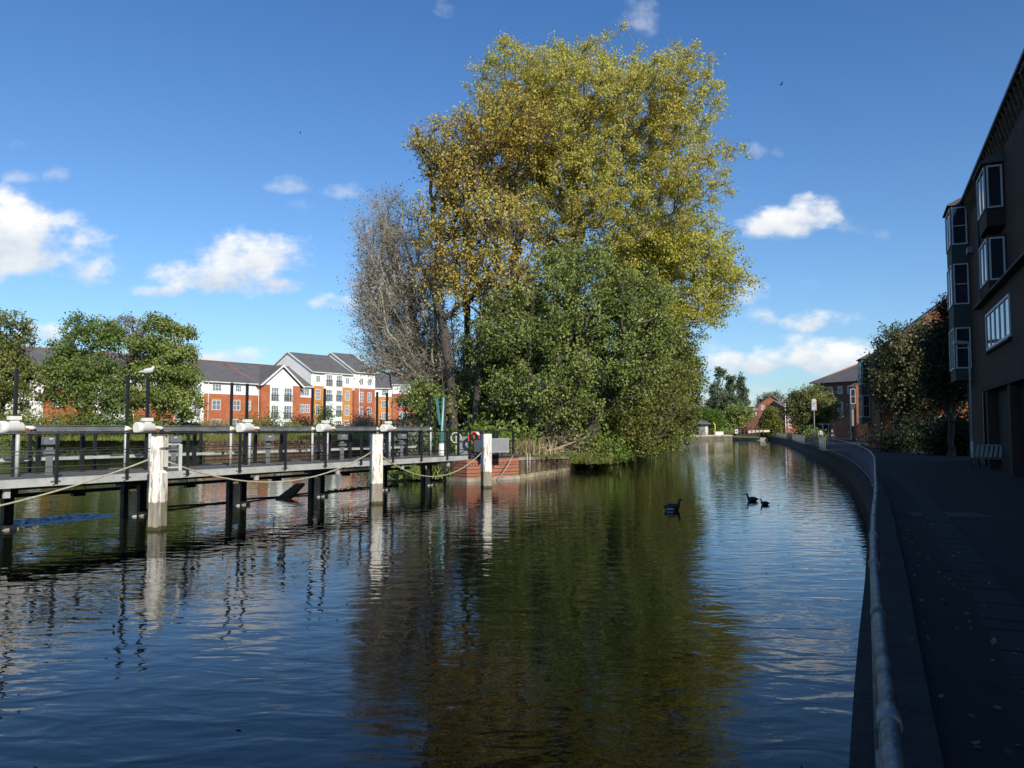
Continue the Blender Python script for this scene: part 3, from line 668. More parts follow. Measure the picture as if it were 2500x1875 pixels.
# foaming water below the left gate
nx, ny = 60, 22; Vv = []; Ff = []
for i in range(nx + 1):
    for j in range(ny + 1):
        s = 0.2 + i / nx * 4.3; p = 1.9 + j / ny * 2.0; e = math.sin(math.pi * i / nx) ** .4 * math.sin(math.pi * j / ny)
        z = .005 + e * (.05 + .05 * math.exp(-((j / ny - .35) * 6) ** 2) + .035 * math.sin(s * 9 + p * 5) * math.sin(s * 5 - p * 13) + .03 * rng.uniform(-1, 1)) - .01
        Vv.append(DF(s, p, z))
for i in range(nx):
    for j in range(ny): a = i * (ny + 1) + j; Ff.append((a, a + 1, a + ny + 2, a + ny + 1))
fm = bpy.data.materials.new('foaming_water'); fm.use_nodes = True; n = fm.node_tree.nodes; l = fm.node_tree.links; b = n['Principled BSDF']; b.inputs['Roughness'].default_value = .35
g_ = n.new('ShaderNodeNewGeometry'); z_ = n.new('ShaderNodeTexNoise'); z_.inputs['Scale'].default_value = 7; z_.inputs['Detail'].default_value = 8; z_.inputs['Roughness'].default_value = .75; l.new(g_.outputs['Position'], z_.inputs['Vector'])
r_ = n.new('ShaderNodeValToRGB'); e = r_.color_ramp.elements; e[0].position = .44; e[0].color = (.03, .035, .03, 1); e[1].position = .62; e[1].color = (.55, .58, .58, 1); l.new(z_.outputs[0], r_.inputs[0]); l.new(r_.outputs[0], b.inputs['Base Color'])
tag(link('foaming_water', mesh_np('foaming_water', [tuple(v) for v in Vv], Ff, fm, True)), kind='structure')

rgl = np.random.default_rng(8); fl = np.stack([rgl.uniform(-9, 9, 150), rgl.uniform(3, 30, 150), np.full(150, .012)], 1); fl = fl[fl[:, 0] < fl[:, 1] * .42]
v_, f_ = leaves_np(fl, .06, rgl, .7, 0, 30)
tag(link('floating_leaves', mesh_np('floating_leaves', v_, f_, MATS['dead_leaf'])), 'few dead leaves floating on the river surface', 'floating leaves', kind='stuff')
# brick abutment
A0 = Vector((-2.15, 37.2)); A1 = Vector((.33, 39.5)); AD = (A1 - A0).normalized(); AN = Vector((AD.y, -AD.x)); AL = (A1 - A0).length
AF = frame(A0, AD, -AN)       # p grows inland
blue = (.035, .035, .05); red2 = (.20, .075, .05)
abm = brickmat('banded_brick', (.42, .13, .06), (.34, .10, .05), (.30, .22, .17), AD, 1.0, [(1.05, 1.16, blue), (.855, .885, blue), (.72, .75, blue), (.55, .585, blue), (.37, .405, blue), (.24, .27, blue)])
ab = thing('brick_abutment', 'low red brick abutment with dark blue brick bands at the end of the weir bridge', 'abutment', tuple(AF(0, 0, 0)))
MB(AF).box(0, AL, 0, 1.6, .16, 1.16).build('brickwork', abm, ab, world=True)
MB(AF).box(-.05, AL + .05, -.07, 1.7, -1.5, .16).build('footing', CONC, ab, world=True)
MB(AF).box(-.03, AL + .02, -.04, 1.7, 1.162, 1.25).build('coping', mat('blue_coping', (.07, .07, .09), (.04, .04, .055), 5, .7, .2), ab, world=True)
mb = MB(AF)
for q in range(16): mb.box(.1 + q * .2, .19 + q * .2, -.012, .01, .775 + (q % 2) * .035, .81 + (q % 2) * .035)
mb.build('brick_pattern', mat('blue_brick', blue), ab, world=True)
B0 = A1; B1 = Vector((3.4, 46.9)); BD = (B1 - B0).normalized(); BN = Vector((BD.y, -BD.x)); BL = (B1 - B0).length
BFr = frame(B0, BD, -BN)
sp = thing('sheet_pile_wall', 'rusty sheet pile wall with pale waterline right of the brick abutment', 'wall', tuple(BFr(0, 0, 0)))
mb = MB(BFr); n_ = int(BL / .4)
for q in range(n_):
    s0 = q * .4; dp_ = .0 if q % 2 else .10; mb.hexa([(s0, dp_ , .10), (s0 + .4, dp_, .10), (s0 + .36, .3, .10), (s0 + .04, .3, .10), (s0, dp_, .92 - q * .012), (s0 + .4, dp_, .92 - q * .012), (s0 + .36, .3, .92 - q * .012), (s0 + .04, .3, .92 - q * .012)])
mb.build('sheet_piles', mat('rusty_sheet', (.22, .13, .10), (.12, .07, .055), 2, .9, .4), sp, world=True)
MB(BFr).box(.05, BL, -.06, .5, -1.5, .20).build('footing', mat('stained_concrete', (.42, .36, .24), (.20, .17, .10), 1.6, .9, .3), sp, world=True)
MB(BFr).hexa([(0, -.03, .93), (BL, -.03, .75), (BL, .7, .75), (0, .7, .93), (0, -.03, 1.08), (BL, -.03, .92), (BL, .7, .94), (0, .7, 1.12)]).build('capping', CONC, sp, world=True)
lad = MB(BFr)
lad.tube([(.9, -.12, .15), (.9, -.12, 1.25)], .02, 6).tube([(1.3, -.12, .15), (1.3, -.12, 1.25)], .02, 6)
for z in (.3, .55, .8, 1.05): lad.tube([(.9, -.12, z), (1.3, -.12, z)], .012, 5)
tag(lad.build('ladder', GALV), 'short grey steel ladder fixed to the sheet pile wall', 'ladder')
# black guard railing on the abutment
gr = thing('abutment_railing', 'black steel railing round the brick abutment behind the grey sign', 'railing', tuple(AF(0, .5, 1.2)))
cor = [(-1.0, -.6), (1.2, .35), (AL - .05, .35), (AL - .05, 3.2)]
def railrun(parent, F, cor, z0, zt, step=1.3, m=BLACK):
    for z in (zt, (z0 + zt) / 2 + .1, z0 + .35): MB(F).tube([(a, b2, z) for a, b2 in cor], .024, 6).build('rail', m, parent, world=True)
    for i in range(len(cor) - 1):
        a = Vector(cor[i]); b2 = Vector(cor[i + 1]); L = (b2 - a).length; nn = max(1, round(L / step))
        for q in range(nn + (i == len(cor) - 2)):
            p = a.lerp(b2, q / nn); MB(F).box(p.x - .04, p.x + .04, p.y - .04, p.y + .04, z0, zt + .01).build('post', m, parent, world=True)
railrun(gr, AF, cor, 1.2, 2.42)
gr2 = thing('compound_railing', 'taller black railing behind the teal davit', 'railing', tuple(AF(-2, 4, 1.2)))
railrun(gr2, AF, [(-3.4, 3.2), (-.6, 4.4), (2.6, 4.6)], 1.15, 2.95, 1.1)
# grey sign
sg = thing('river_sign', 'blank grey two sided river sign on short legs behind the third white post', 'sign', tuple(AF(1.0, .2, 1.2)))
a0 = at(1156, 1090, 37.3); a1 = at(1190, 1090, 36.9); a2 = at(1242, 1090, 37.6)
SGM = mat('grey_sign_face', (.24, .25, .27), (.20, .21, .23), 2, .5); SGD = mat('shaded_sign_face', (.10, .12, .16), (.08, .10, .13), 2, .5)  # second face is turned from the sun; its shade is put into the colour
def panel(a, b2, z0, z1, m, name, th=.04):
    d = (Vector((b2.x, b2.y)) - Vector((a.x, a.y))); L = d.length; d /= L; F = frame((a.x, a.y), d, (-d.y, d.x)); return MB(F).box(0, L, 0, th, z0, z1), F, L
for (a, b2, m) in ((a0, a1, SGD), (a1, a2, SGM)):
    mb, F, L = panel(a, b2, 1.42, 2.05, m, 'board'); bd = mb.build('board', m, sg, world=True)
    MB(F).box(0, L, -.015, -.002, 2.02, 2.06).box(0, L, -.015, -.002, 1.40, 1.43).box(0, .03, -.015, -.002, 1.43, 2.02).box(L - .03, L, -.015, -.002, 1.43, 2.02).build('frame', GALV if m is SGM else BLACK, bd, world=True)
    MB(F).box(L * .2, L * .2 + .06, .05, .11, 1.2, 1.42).build('leg', BLACK, sg, world=True)
    MB(F).box(L * .7, L * .7 + .06, .05, .11, 1.2, 1.42).build('leg', BLACK, sg, world=True)
# teal davit
tv = at(1080, 1098, 38.5)
dv = thing('davit_hoist', 'folded teal steel davit on a white base at the far end of the bridge', 'hoist', (tv.x, tv.y, 1.2))
TEAL = mat('teal_paint', (.035, .17, .17), (.02, .11, .12), 3, .45)
MB().tube([(0, 0, -.2), (0, 0, .3), (0, 0, .62)], [.24, .2, .17], 12).build('base', WHITE, dv)
MB().hexa([(-.10, -.10, .6), (.10, -.10, .6), (.10, .10, .6), (-.10, .10, .6), (-.04, -.14, 2.9), (.16, -.14, 2.9), (.16, .10, 2.9), (-.04, .10, 2.9)]).build('mast', TEAL, dv, bevel=.02)
MB().hexa([(-.17, -.12, 1.5), (-.06, -.12, 1.5), (-.06, .06, 1.5), (-.17, .06, 1.5), (-.38, -.12, 2.84), (-.22, -.12, 2.84), (-.22, .06, 2.84), (-.38, .06, 2.84)]).build('jib', TEAL, dv, bevel=.02)
MB().hexa([(-.05, -.135, 1.2), (.01, -.125, 1.2), (.01, -.1, 1.2), (-.05, -.1, 1.2), (.05, -.165, 2.86), (.12, -.165, 2.86), (.12, -.145, 2.86), (.05, -.145, 2.86)]).build('cover_strip', mat('pale_teal', (.40, .55, .55)), dv)
MB().tube([(-.26, .0, 2.4), (.2, .0, 2.42)], .03, 6).build('clamp', DGALV, dv)
# cabinet, lifebuoys
cb = at(1130, 1098, 39.6)
c_ = thing('metal_cabinet', 'grey metal cabinet behind the bridge end railing', 'cabinet', (cb.x, cb.y, 1.15))
MB().box(-.26, .26, -.15, .15, 0, .98).build('body', mat('mid_grey_paint', (.20, .21, .22)), c_, bevel=.015)
MB().box(-.23, .23, -.165, -.152, .08, .92).build('door', mat('mid_grey_door', (.24, .25, .26)), c_)
def torus(mb, c, R0, r0, ax, n=28, m=9, segs=None):
    c = Vector(c); ax = Vector(ax).normalized(); e1 = ax.cross(Vector((0, 0, 1))).normalized(); e2 = ax.cross(e1)
    a0_, a1_ = segs or (0, 2 * math.pi)
    pts = [c + R0 * (math.cos(a0_ + (a1_ - a0_) * k / n) * e1 + math.sin(a0_ + (a1_ - a0_) * k / n) * e2) for k in range(n + 1)]
    mb.tube([tuple(p) for p in pts], r0, m); return mb
REDP = mat('red_plastic', (.62, .05, .03), (.5, .04, .03), 4, .45)
ORP = mat('orange_plastic', (.75, .16, .03), (.65, .13, .03), 4, .45)
def lifebuoy(c, label, zpost, m=REDP, R0=.27, r0=.065, white=True):
    t_ = thing('lifebuoy', label, 'lifebuoy', tuple(c)); torus(MB(), (0, 0, 0), R0, r0, (0, 1, 0)).build('ring', m, t_)
    if white and m is REDP:
        for q in range(4): torus(MB(), (0, 0, 0), R0, r0 + .006, (0, 1, 0), 5, 9, (math.pi / 4 + q * math.pi / 2 - .3, math.pi / 4 + q * math.pi / 2 + .3)).build('white_band', WHITE, t_)
    tag(MB().tube([(0, .12, zpost - c[2]), (0, .12, .25)], .04, 8).build('lifebuoy_post', m if white else DGALV, loc=tuple(c)), 'short post holding the ' + label, 'post')
lb = at(1157, 1068, 38.9); lifebuoy((lb.x, lb.y, lb.z), 'red and white lifebuoy between cabinet and third white post', 1.15)
lb = at(1113, 1069, 39.2); lifebuoy((lb.x, lb.y, lb.z), 'white lifebuoy left of the grey cabinet', 1.15, mat('weathered_white', (.42, .42, .40)), .25, .05)
# driftwood pile and reeds on the island tip
tip = at(1320, 1095, 46)
mb = MB()
for k in range(16):
    x = tip.x + random.uniform(-1.5, 1.4); y = tip.y + random.uniform(-1.2, 1.2); z = 1.12 + random.random() * .25; a = random.uniform(-.6, .6); L = random.uniform(.3, 1.0)
    mb.tube([(x, y, z), (x + L * math.cos(a), y + L * math.sin(a), z + random.uniform(0, .3))], [random.uniform(.03, .07), .02], 6)
mb.tube([(tip.x + .4, tip.y, 1.2), (tip.x + 2.0, tip.y + .2, 1.75)], [.06, .03], 6).tube([(tip.x - .2, tip.y - .3, 1.18), (tip.x + 1.3, tip.y - .2, 1.4)], [.07, .05], 6)
tag(mb.build('branch_pile', OLDWOOD), 'heap of cut pale branches lying on the tip of the island', 'branches')

# ================================================================== APARTMENTS
AO = (-41.7, 105.0); ADr = (.604, .797); ANr = (.797, -.604)
APF = frame(AO, ADr, ANr)
def FS(px): u = (px - 1250) / 1900; return (105 * u + 41.7) / (.604 - .797 * u)
BR_A = brickmat('orange_red_brick', (.46, .13, .05), (.38, .10, .045), (.36, .15, .08), ADr)
BR_O = brickmat('orange_brick', (.56, .24, .055), (.48, .19, .045), (.42, .22, .08), ADr)
BR_R = brickmat('red_brick', (.44, .12, .06), (.36, .095, .05), (.33, .14, .09), ADr)
APG = mat('pale_window_glass', (.22, .25, .29), (.10, .12, .15), .5, .08)
def window(parent, F, s0, s1, z0, z1, p, cols=2, rows=2, m=WHITE, fr=.07, world=True, glass=None, proud=.05):
    glass = glass or (APG if m is WHITE else GLASS)
    mb = MB(F).box(s0, s1, p + .003, p + proud, z0, z0 + fr).box(s0, s1, p + .003, p + proud, z1 - fr, z1).box(s0, s0 + fr, p + .003, p + proud, z0 + fr, z1 - fr).box(s1 - fr, s1, p + .003, p + proud, z0 + fr, z1 - fr)
    for c in range(1, cols): x = s0 + (s1 - s0) * c / cols; mb.box(x - fr * .4, x + fr * .4, p + .003, p + proud - .005, z0 + fr, z1 - fr)
    for r_ in range(1, rows):
        z = z0 + (z1 - z0) * (r_ / rows if rows == 2 else r_ / rows); mb.box(s0 + fr, s1 - fr, p + .004, p + proud - .01, z - fr * .3, z + fr * .3)
    w_ = mb.build('window', m, parent, world=world)
    MB(F).poly([(s0 + fr * .5, p + .012, z0 + fr * .5), (s1 - fr * .5, p + .012, z0 + fr * .5), (s1 - fr * .5, p + .012, z1 - fr * .5), (s0 + fr * .5, p + .012, z1 - fr * .5)]).build('pane', glass, w_, world=True)
    return w_
def balcony(parent, F, s0, s1, z, p):
    mb = MB(F)
    for zz in (z + .05, z + .85): mb.box(s0 - .08, s1 + .08, p + .16, p + .19, zz, zz + .04)
    q = s0 - .05
    while q < s1 + .05: mb.box(q - .012, q + .012, p + .165, p + .185, z + .09, z + .85); q += .14
    mb.box(s0 - .08, s0 - .05, p + .003, p + .16, z + .85, z + .89).box(s1 + .05, s1 + .08, p + .003, p + .16, z + .85, z + .89)
    mb.build('balcony_rail', BLACK, parent, world=True)
def wall(parent, F, s0, s1, p0, p1, z0, z1, m, name='wall'): return MB(F).box(s0, s1, p0, p1, z0, z1).build(name, m, parent, world=True)
GZ = 1.5
# --- block A: the three storey wing with the white gable
A = thing('apartment_building', 'three storey orange brick wing with white top floor and white gabled bay', 'apartment building', tuple(APF(5, 0, GZ)))
EA = 9.05
secs = [(-26, -20, 'w'), (-20, -14.5, 'b'), (-14.5, -9.5, 'w'), (-9.5, -4, 'b'), (-4, -.02, 'w'), (0, 8.7, 'b'), (15.5, 18.0, 'b')]
for s0, s1, kd in secs:
    if kd == 'w': wall(A, APF, s0, s1, -11, .25, GZ, EA, RENDER)
    else:
        zb = 7.35 if s0 < 10 else 7.35
        wall(A, APF, s0 + .003, s1 - .003, -11, 0, GZ, zb, BR_A); wall(A, APF, s0 + .003, s1 - .003, -11, .0, zb + .003, EA, RENDER)
def rooflet(parent, F, s0, s1, pf, pr, ze, zr, pb=None, m=SLATE, name='roof'):
    pb = pb if pb is not None else 2 * pr - pf
    return MB(F).prism([(pf + .35, ze - .18), (pf + .35, ze - .06), (pr, zr), (pb - .35, ze - .06), (pb - .35, ze - .18), (pr, zr - .22)], s0, s1).build(name, m, parent, world=True)
rooflet(A, APF, -26.3, 18.0, 0, -5.5, EA + .1, 12.3)
MB(APF).tube([(-26.3, -5.5, 12.33), (18.0, -5.5, 12.33)], .11, 6).tube([(6.2, -5.0, 12.1), (8.4, -.2, 9.3)], .09, 6).build('ridge', RIDGE, A, world=True)
MB(APF).box(-26, 8.6, .26, .40, EA - .16, EA - .04).box(15.65, 18.0, .26, .40, EA - .16, EA - .04).build('gutter', WHITE, A, world=True)
for s_ in (.55, 8.45, -4.3, -14.3): MB(APF).tube([(s_, .33, GZ), (s_, .33, EA - .16)], .045, 6).build('downpipe', WHITE, A, world=True)
# gabled bay
wall(A, APF, 8.70, 10.15, -3, .6, GZ, EA - .1, BR_A); wall(A, APF, 10.153, 14.1, -3, .63, GZ, EA - .1, RENDER); wall(A, APF, 14.103, 15.5, -3, .6, GZ, EA - .1, BR_A)
MB(APF).prismy([(8.7, EA - .097), (15.5, EA - .097), (12.1, 11.6)], .62, -.2).build('gable', RENDER, A, world=True)
for sg_ in (0, 1):
    a = (8.15, EA - .28) if sg_ == 0 else (16.05, EA - .28); b2 = (12.1, 11.95)
    MB(APF).prismy([a, (b2[0], b2[1] - .0), (b2[0], b2[1] - .26), (a[0] + (.35 if sg_ == 0 else -.35), a[1])], 1.0, 1.12).build('bargeboard', WHITE, A, world=True)
    MB(APF).prismy([a, b2, (b2[0], b2[1] - .10), (a[0], a[1] - .10)], .998, -5.3).build('roof', SLATE, A, world=True)
for (pa, pb_, ya, yb, cols, rows) in [(517, 540, 937, 953, 3, 2), (573, 588, 939, 955, 3, 2)]:
    s0, s1 = FS(pa), FS(pb_); window(A, APF, s0, s1, 7.75, 8.7, 0.0, 3, 2)
for pa, pb_ in ((517, 538), (568, 586), (604, 612)):
    s0, s1 = FS(pa), FS(pb_); window(A, APF, s0, s1, 5.15, 6.5, 0, 2, 2); wall(A, APF, s0 - .1, s1 + .1, .003, .02, 6.52, 6.72, BR_O, 'lintel')
for pa, pb_ in ((517, 538), (568, 586)): window(A, APF, FS(pa), FS(pb_), 2.6, 3.9, 0, 2, 2)
for s0, s1 in ((10.35, 11.6), (12.55, 13.95)):
    for z in (6.65, 4.05, 1.7): window(A, APF, s0, s1, z, z + 1.95, .63, 3, 3); balcony(A, APF, s0, s1, z, .63)
window(A, APF, 15.75, 17.6, 7.6, 8.7, .0, 4, 2)
for s0 in (15.9, 16.9): window(A, APF, s0, s0 + .8, 5.0, 6.3, 0, 2, 2)
for s0 in (-3.2, -1.6, -13.6, -11.8, -25, -22.5):
    for z in (6.8, 4.3, 1.9): window(A, APF, s0, s0 + 1.1, z, z + 1.6, .25, 2, 2)
for s0 in (-8.6, -6.2, -18.9, -16.6):
    for z in (7.6, 5.1, 2.6): window(A, APF, s0, s0 + 1.15, z, z + 1.2, 0, 2, 2)
# --- block B
B = thing('apartment_building', 'tallest white gabled block with orange brick strips and stacked balconies', 'apartment building', tuple(APF(20, 0, GZ)))
EB = 11.35; b0, b1 = 18.05, FS(860); c0 = FS(790); c1 = FS(833.5)
wall(B, APF, b0, c0 - .003, -11.4, 0, GZ, 9.2, BR_O); wall(B, APF, b0, c0 - .003, -11.4, 0, 9.203, EB, RENDER)
wall(B, APF, c0, c1, -11.4, .2, GZ, EB, RENDER)
wall(B, APF, c1 + .003, b1 - .003, -11.4, 0, GZ, 9.2, BR_O); wall(B, APF, c1 + .003, b1 - .003, -11.4, 0, 9.203, EB, RENDER)
rooflet(B, APF, b0 - .15, b1, 0, -5.8, EB + .1, 14.75)
MB(APF).prism([(0, EB - 3), (0, EB - .02), (-5.8, 14.5), (-11.6, EB - .02), (-11.6, EB - 3)], b0 - .08, b0 - .003).build('gable', RENDER, B, world=True)
MB(APF).prism([(.4, EB - .12), (.4, EB + .06), (-5.8, 14.85), (-12, EB + .06), (-12, EB - .12), (-5.8, 14.6)], b0 - .26, b0 - .155).build('bargeboard', WHITE, B, world=True)
MB(APF).box(b0, b1, .28, .42, EB - .12, EB).build('gutter', WHITE, B, world=True)
MB(APF).tube([(b0 + .25, .12, GZ), (b0 + .25, .12, EB - .12)], .045, 6).build('downpipe', WHITE, B, world=True)
zst = [9.25, 6.9, 4.5, 2.1]
for z in zst:
    for (pa, pb_) in ((793.5, 808), (818, 832)): s0, s1 = FS(pa), FS(pb_); window(B, APF, s0, s1, z + .05, z + 1.8, .2, 3, 3); balcony(B, APF, s0, s1, z + .05, .2)
    for (pa, pb_) in ((770, 781), (842, 852)):
        s0, s1 = FS(pa), FS(pb_); zz = z + (.55 if z > 9 else .2); window(B, APF, s0, s1, zz, zz + (1.0 if z > 9 else 1.6), 0, 2, 3)
# --- block C
C_ = thing('apartment_building', 'red brick end block with white top floor at the right end of the white terrace', 'apartment building', tuple(APF(29, 0, GZ)))
EC = 11.75; c0, c1 = b1 + .003, FS(910)
wall(C_, APF, c0, c1, -11.8, .5, GZ, 9.15, BR_R); wall(C_, APF, c0, c1, -11.8, .5, 9.153, EC, RENDER)
rooflet(C_, APF, c0 - .15, c1 + .15, .5, -5.3, EC + .1, 15.3)
MB(APF).prism([(.5, EC - 3), (.5, EC - .02), (-5.3, 15.05), (-11.1, EC - .02), (-11.1, EC - 3)], c0 - .08, c0 - .003).build('gable', RENDER, C_, world=True)
MB(APF).prism([(.9, EC - .12), (.9, EC + .06), (-5.3, 15.4), (-11.5, EC + .06), (-11.5, EC - .12), (-5.3, 15.15)], c0 - .26, c0 - .155).build('bargeboard', WHITE, C_, world=True)
MB(APF).tube([(c0 + 4.0, -5.3, 15.35), (c1, .5, EC + .2)], .09, 6).build('ridge', RIDGE, C_, world=True)
MB(APF).box(c0, c1, .78, .92, EC - .12, EC).build('gutter', WHITE, C_, world=True)
MB(APF).tube([(c0 + .9, .62, GZ), (c0 + .9, .62, EC - .12)], .045, 6).build('downpipe', WHITE, C_, world=True)
for z in (9.7, 6.9, 4.5, 2.1):
    for (pa, pb_) in ((872, 881), (892, 901)): s0, s1 = FS(pa), FS(pb_); window(C_, APF, s0, s1, z, z + (1.1 if z > 9 else 1.65), .5, 2, 3)
# --- block D farther off
Dd = Vector((.97, .22)).normalized(); DFR = frame((-27.5, 155), Dd, (Dd.y, -Dd.x))
BR_D = brickmat('red_brick_far', (.42, .12, .07), (.36, .10, .055), (.34, .15, .1), Dd)
D_ = thing('apartment_building', 'farther slate roofed brick block partly hidden by the bare tree', 'apartment building', tuple(DFR(10, 0, GZ)))
wall(D_, DFR, 0, 3.6, -10, 0, GZ, 9.0, BR_O); wall(D_, DFR, 0, 3.6, -10, 0, 9.003, 10.7, RENDER)
wall(D_, DFR, 3.603, 30, -10, .4, GZ, 9.6, BR_D); wall(D_, DFR, 3.603, 30, -10, .4, 9.603, 11.4, RENDER)
rooflet(D_, DFR, -.3, 3.6, 0, -5, 10.8, 14); rooflet(D_, DFR, 3.4, 30, .4, -5, 11.5, 14.6)
MB(DFR).box(-.1, 3.3, .28, .42, 10.58, 10.7).box(3.4, 30, .7, .82, 11.28, 11.4).build('gutter', WHITE, D_, world=True)
for z in (9.2, 6.9, 4.5, 2.1): window(D_, DFR, 1.5, 2.9, z, z + 1.3, 0, 3, 2)
for s0 in (5.0, 9.2, 13.4, 17.6):
    for z in (9.7, 7.0, 4.6, 2.2): window(D_, DFR, s0, s0 + 1.8, z, z + 1.35, .4, 3, 2)

# retaining wall on the far bank
rw = thing('timber_retaining_wall', 'dark timber retaining wall along the far bank seen through the bridge railings', 'wall', (-30, 85, 0))
for (a, b2) in (((-33, 83.9), (-17, 91.9)), ((-17, 91.9), (-8, 119.9))):
    a = Vector(a); b2 = Vector(b2); d = (b2 - a); L = d.length; d /= L; F = frame(a, d, (d.y, -d.x)); mb = MB(F).box(0, L, .0, .12, -.5, 1.5)
    for q in np.arange(0, L, 1.5): mb.box(q, q + .22, .12, .32, -.5, 1.65)
    mb.box(0, L, .12, .2, 1.1, 1.3); mb.build('boarding', TIMBER, rw, world=True)

# ================================================================== TOWPATH BUILDINGS
RO = (24.0, 40.7); RD = (-.412, -.911); RN = (-.911, .412)
RF = frame(RO, RD, RN)
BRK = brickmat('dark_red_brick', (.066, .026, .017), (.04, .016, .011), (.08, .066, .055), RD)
TILEH = mat('grey_green_panel', (.055, .065, .06), (.04, .05, .045), 3, .8)
WFR = mat('dim_white_frame', (.62, .62, .62), (.52, .52, .52), 3, .5)
R1 = thing('riverside_flats', 'tall dark brick flats at the right edge with projecting oriel windows', 'building', tuple(RF(10, -5, PZ)))
ZR = 14.12
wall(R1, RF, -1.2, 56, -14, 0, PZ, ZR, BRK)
MB(RF).prism([(.30, ZR + .0), (.30, ZR + .14), (-7, ZR + 3.6), (-15, ZR + .14), (-15, ZR + .0), (-7, ZR + 3.3)], -1.5, 56).build('roof', SLATE, R1, world=True)
MB(RF).box(-1.4, 56, .302, .35, ZR - .02, ZR + .10).build('gutter', BLACK, R1, world=True)
MB(RF).box(-1.2, 56, .003, .298, ZR - .06, ZR - .03).build('soffit', BLACK, R1, world=True)
mb = MB(RF)
for q in np.arange(2.2, 40, .6): mb.hexa([(q, .003, ZR - .9), (q + .07, .003, ZR - .9), (q + .07, .06, ZR - .9), (q, .06, ZR - .9), (q, .003, ZR - .07), (q + .07, .003, ZR - .07), (q + .07, .28, ZR - .07), (q, .28, ZR - .07)])
mb.build('eaves_bracket', TIMBER, R1, world=True)
def oriel(parent, F, s0, s1, p, zs, zlow, ztop, pm=TILEH, roof=True):
    """stacked oriel: zs = [(z0, z1)] glazed levels; the near side (s1) and the front are glazed"""
    o_ = wall(parent, F, s0, s1, .003, p, zlow, ztop, pm, 'oriel')
    SF = lambda a, b2, c: F(s1 + b2, a, c)                     # near end face: a runs outward, b2 proud of the face
    for (z0, z1) in zs:
        window(o_, F, s0 + .08, s1 - .08, z0, z1, p, 2, 1, WFR, .07)
        window(o_, SF, .06, p - .04, z0, z1, 0, 1, 2 if (z1 - z0) > 1.8 else 1, WFR, .06)
    if roof: MB(F).prism([(.004, ztop + .5), (.004, ztop + .002), (p + .15, ztop + .002), (p + .15, ztop + .07)], s0 - .1, s1 + .1).build('lead_roof', SLATE, o_, world=True)
    return o_
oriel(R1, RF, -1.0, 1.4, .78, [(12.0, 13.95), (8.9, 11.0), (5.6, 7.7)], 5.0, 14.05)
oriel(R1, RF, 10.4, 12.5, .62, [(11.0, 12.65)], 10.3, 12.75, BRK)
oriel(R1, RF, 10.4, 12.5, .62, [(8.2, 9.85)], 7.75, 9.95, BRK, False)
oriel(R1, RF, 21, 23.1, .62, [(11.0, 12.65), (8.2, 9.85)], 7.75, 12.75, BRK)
# lower projecting storey with the wide window
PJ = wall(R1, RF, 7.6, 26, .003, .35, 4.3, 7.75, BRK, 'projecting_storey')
MB(RF).prism([(.006, 8.25), (.006, 7.753), (.62, 7.753), (.62, 7.83)], 7.4, 26).build('lean_to_roof', SLATE, PJ, world=True)
window(PJ, RF, 9.4, 15.2, 5.75, 7.25, .35, 5, 1, WFR, .09)
MB(RF).box(9.3, 15.3, .353, .46, 5.62, 5.70).build('sill', DCONC, PJ, world=True)
MB(RF).box(7.5, 26, .353, .42, 4.12, 4.32).build('beam', DCONC, PJ, world=True)
MB(RF).box(9.0, 24, .006, .02, PZ, 4.1).build('garage_shade_sheet', mat('garage_shade', (.012, .011, .011)), R1, world=True)  # flat sheet on the wall; the opening's inner shade is its dark colour
for s_ in (8.4, 14, 19.5): MB(RF).box(s_, s_ + .5, .021, .36, PZ, 4.29).build('brick_pier', BRK, R1, world=True)
window(R1, RF, 4.9, 5.5, 1.9, 4.2, 0, 1, 3, WFR, .06)
window(R1, RF, 7.0, 7.4, 5.2, 7.4, 0, 1, 2, WFR, .05)
for s_ in (6.1,): MB(RF).tube([(s_, .12, PZ), (s_, .12, ZR - .3)], .06, 6).build('downpipe', BLACK, R1, world=True)
MB(RF).box(2.4, 3.1, .003, .25, 11.2, 11.5).build('security_lamp', DGALV, R1, world=True)

# R2: gabled block facing the camera beyond the hedge
def gabled(name, label, O, rot, w_, d_, ze, zr, m, peak=.5, zg=PZ, roof=SLATE):
    t_ = thing(name, label, 'building', (O[0], O[1], 0), rot); xp = w_ * peak
    MB().prismy([(0, zg), (w_, zg), (w_, ze), (xp, zr - .1), (0, ze)], 0, d_).build('wall', m, t_)
    for (a, b2) in (((-.35, ze - .25), (xp, zr)), ((w_ + .35, ze - .25), (xp, zr))):
        MB().prismy([a, b2, (b2[0], b2[1] + .16), (a[0], a[1] + .16)], -.3, d_ + .3).build('roof', roof, t_)
    c, s_ = math.cos(rot), math.sin(rot)
    t_F = frame(O, (c, s_), (s_, -c)); t_G = frame(O, (s_ , -c), (-c, -s_))
    return t_, t_F, t_G
BR2 = brickmat('warm_red_brick', (.36, .12, .055), (.28, .09, .04), (.22, .12, .08), (.9, -.42))
BR3 = brickmat('brown_brick', (.14, .06, .04), (.11, .045, .03), (.10, .08, .06), (.5, -.866))
XF = lambda y: (lambda s_, p_, z_: Vector((s_, y - p_, z_)))
R2, F2, G2 = gabled('riverside_flats', 'brick gabled flats behind the towpath trees, orange gable catching the sun', (30.9, 65.2), R(-17), 11.5, 8.0, 9.0, 13.6, BR2, .5)
for (a, b2, c, d) in ((.9, 2.1, 2.3, 3.6), (.9, 2.1, 5.4, 6.7), (4.0, 5.2, 2.3, 3.6), (6.2, 7.4, 8.0, 9.3), (6.2, 7.4, 5.2, 6.5)): window(R2, F2, a, b2, c, d, 0, 2, 1, WFR, .08)
oriel(R2, G2, -7.9, -5.7, .7, [(6.6, 8.7), (3.6, 5.6)], 3.0, 8.9)
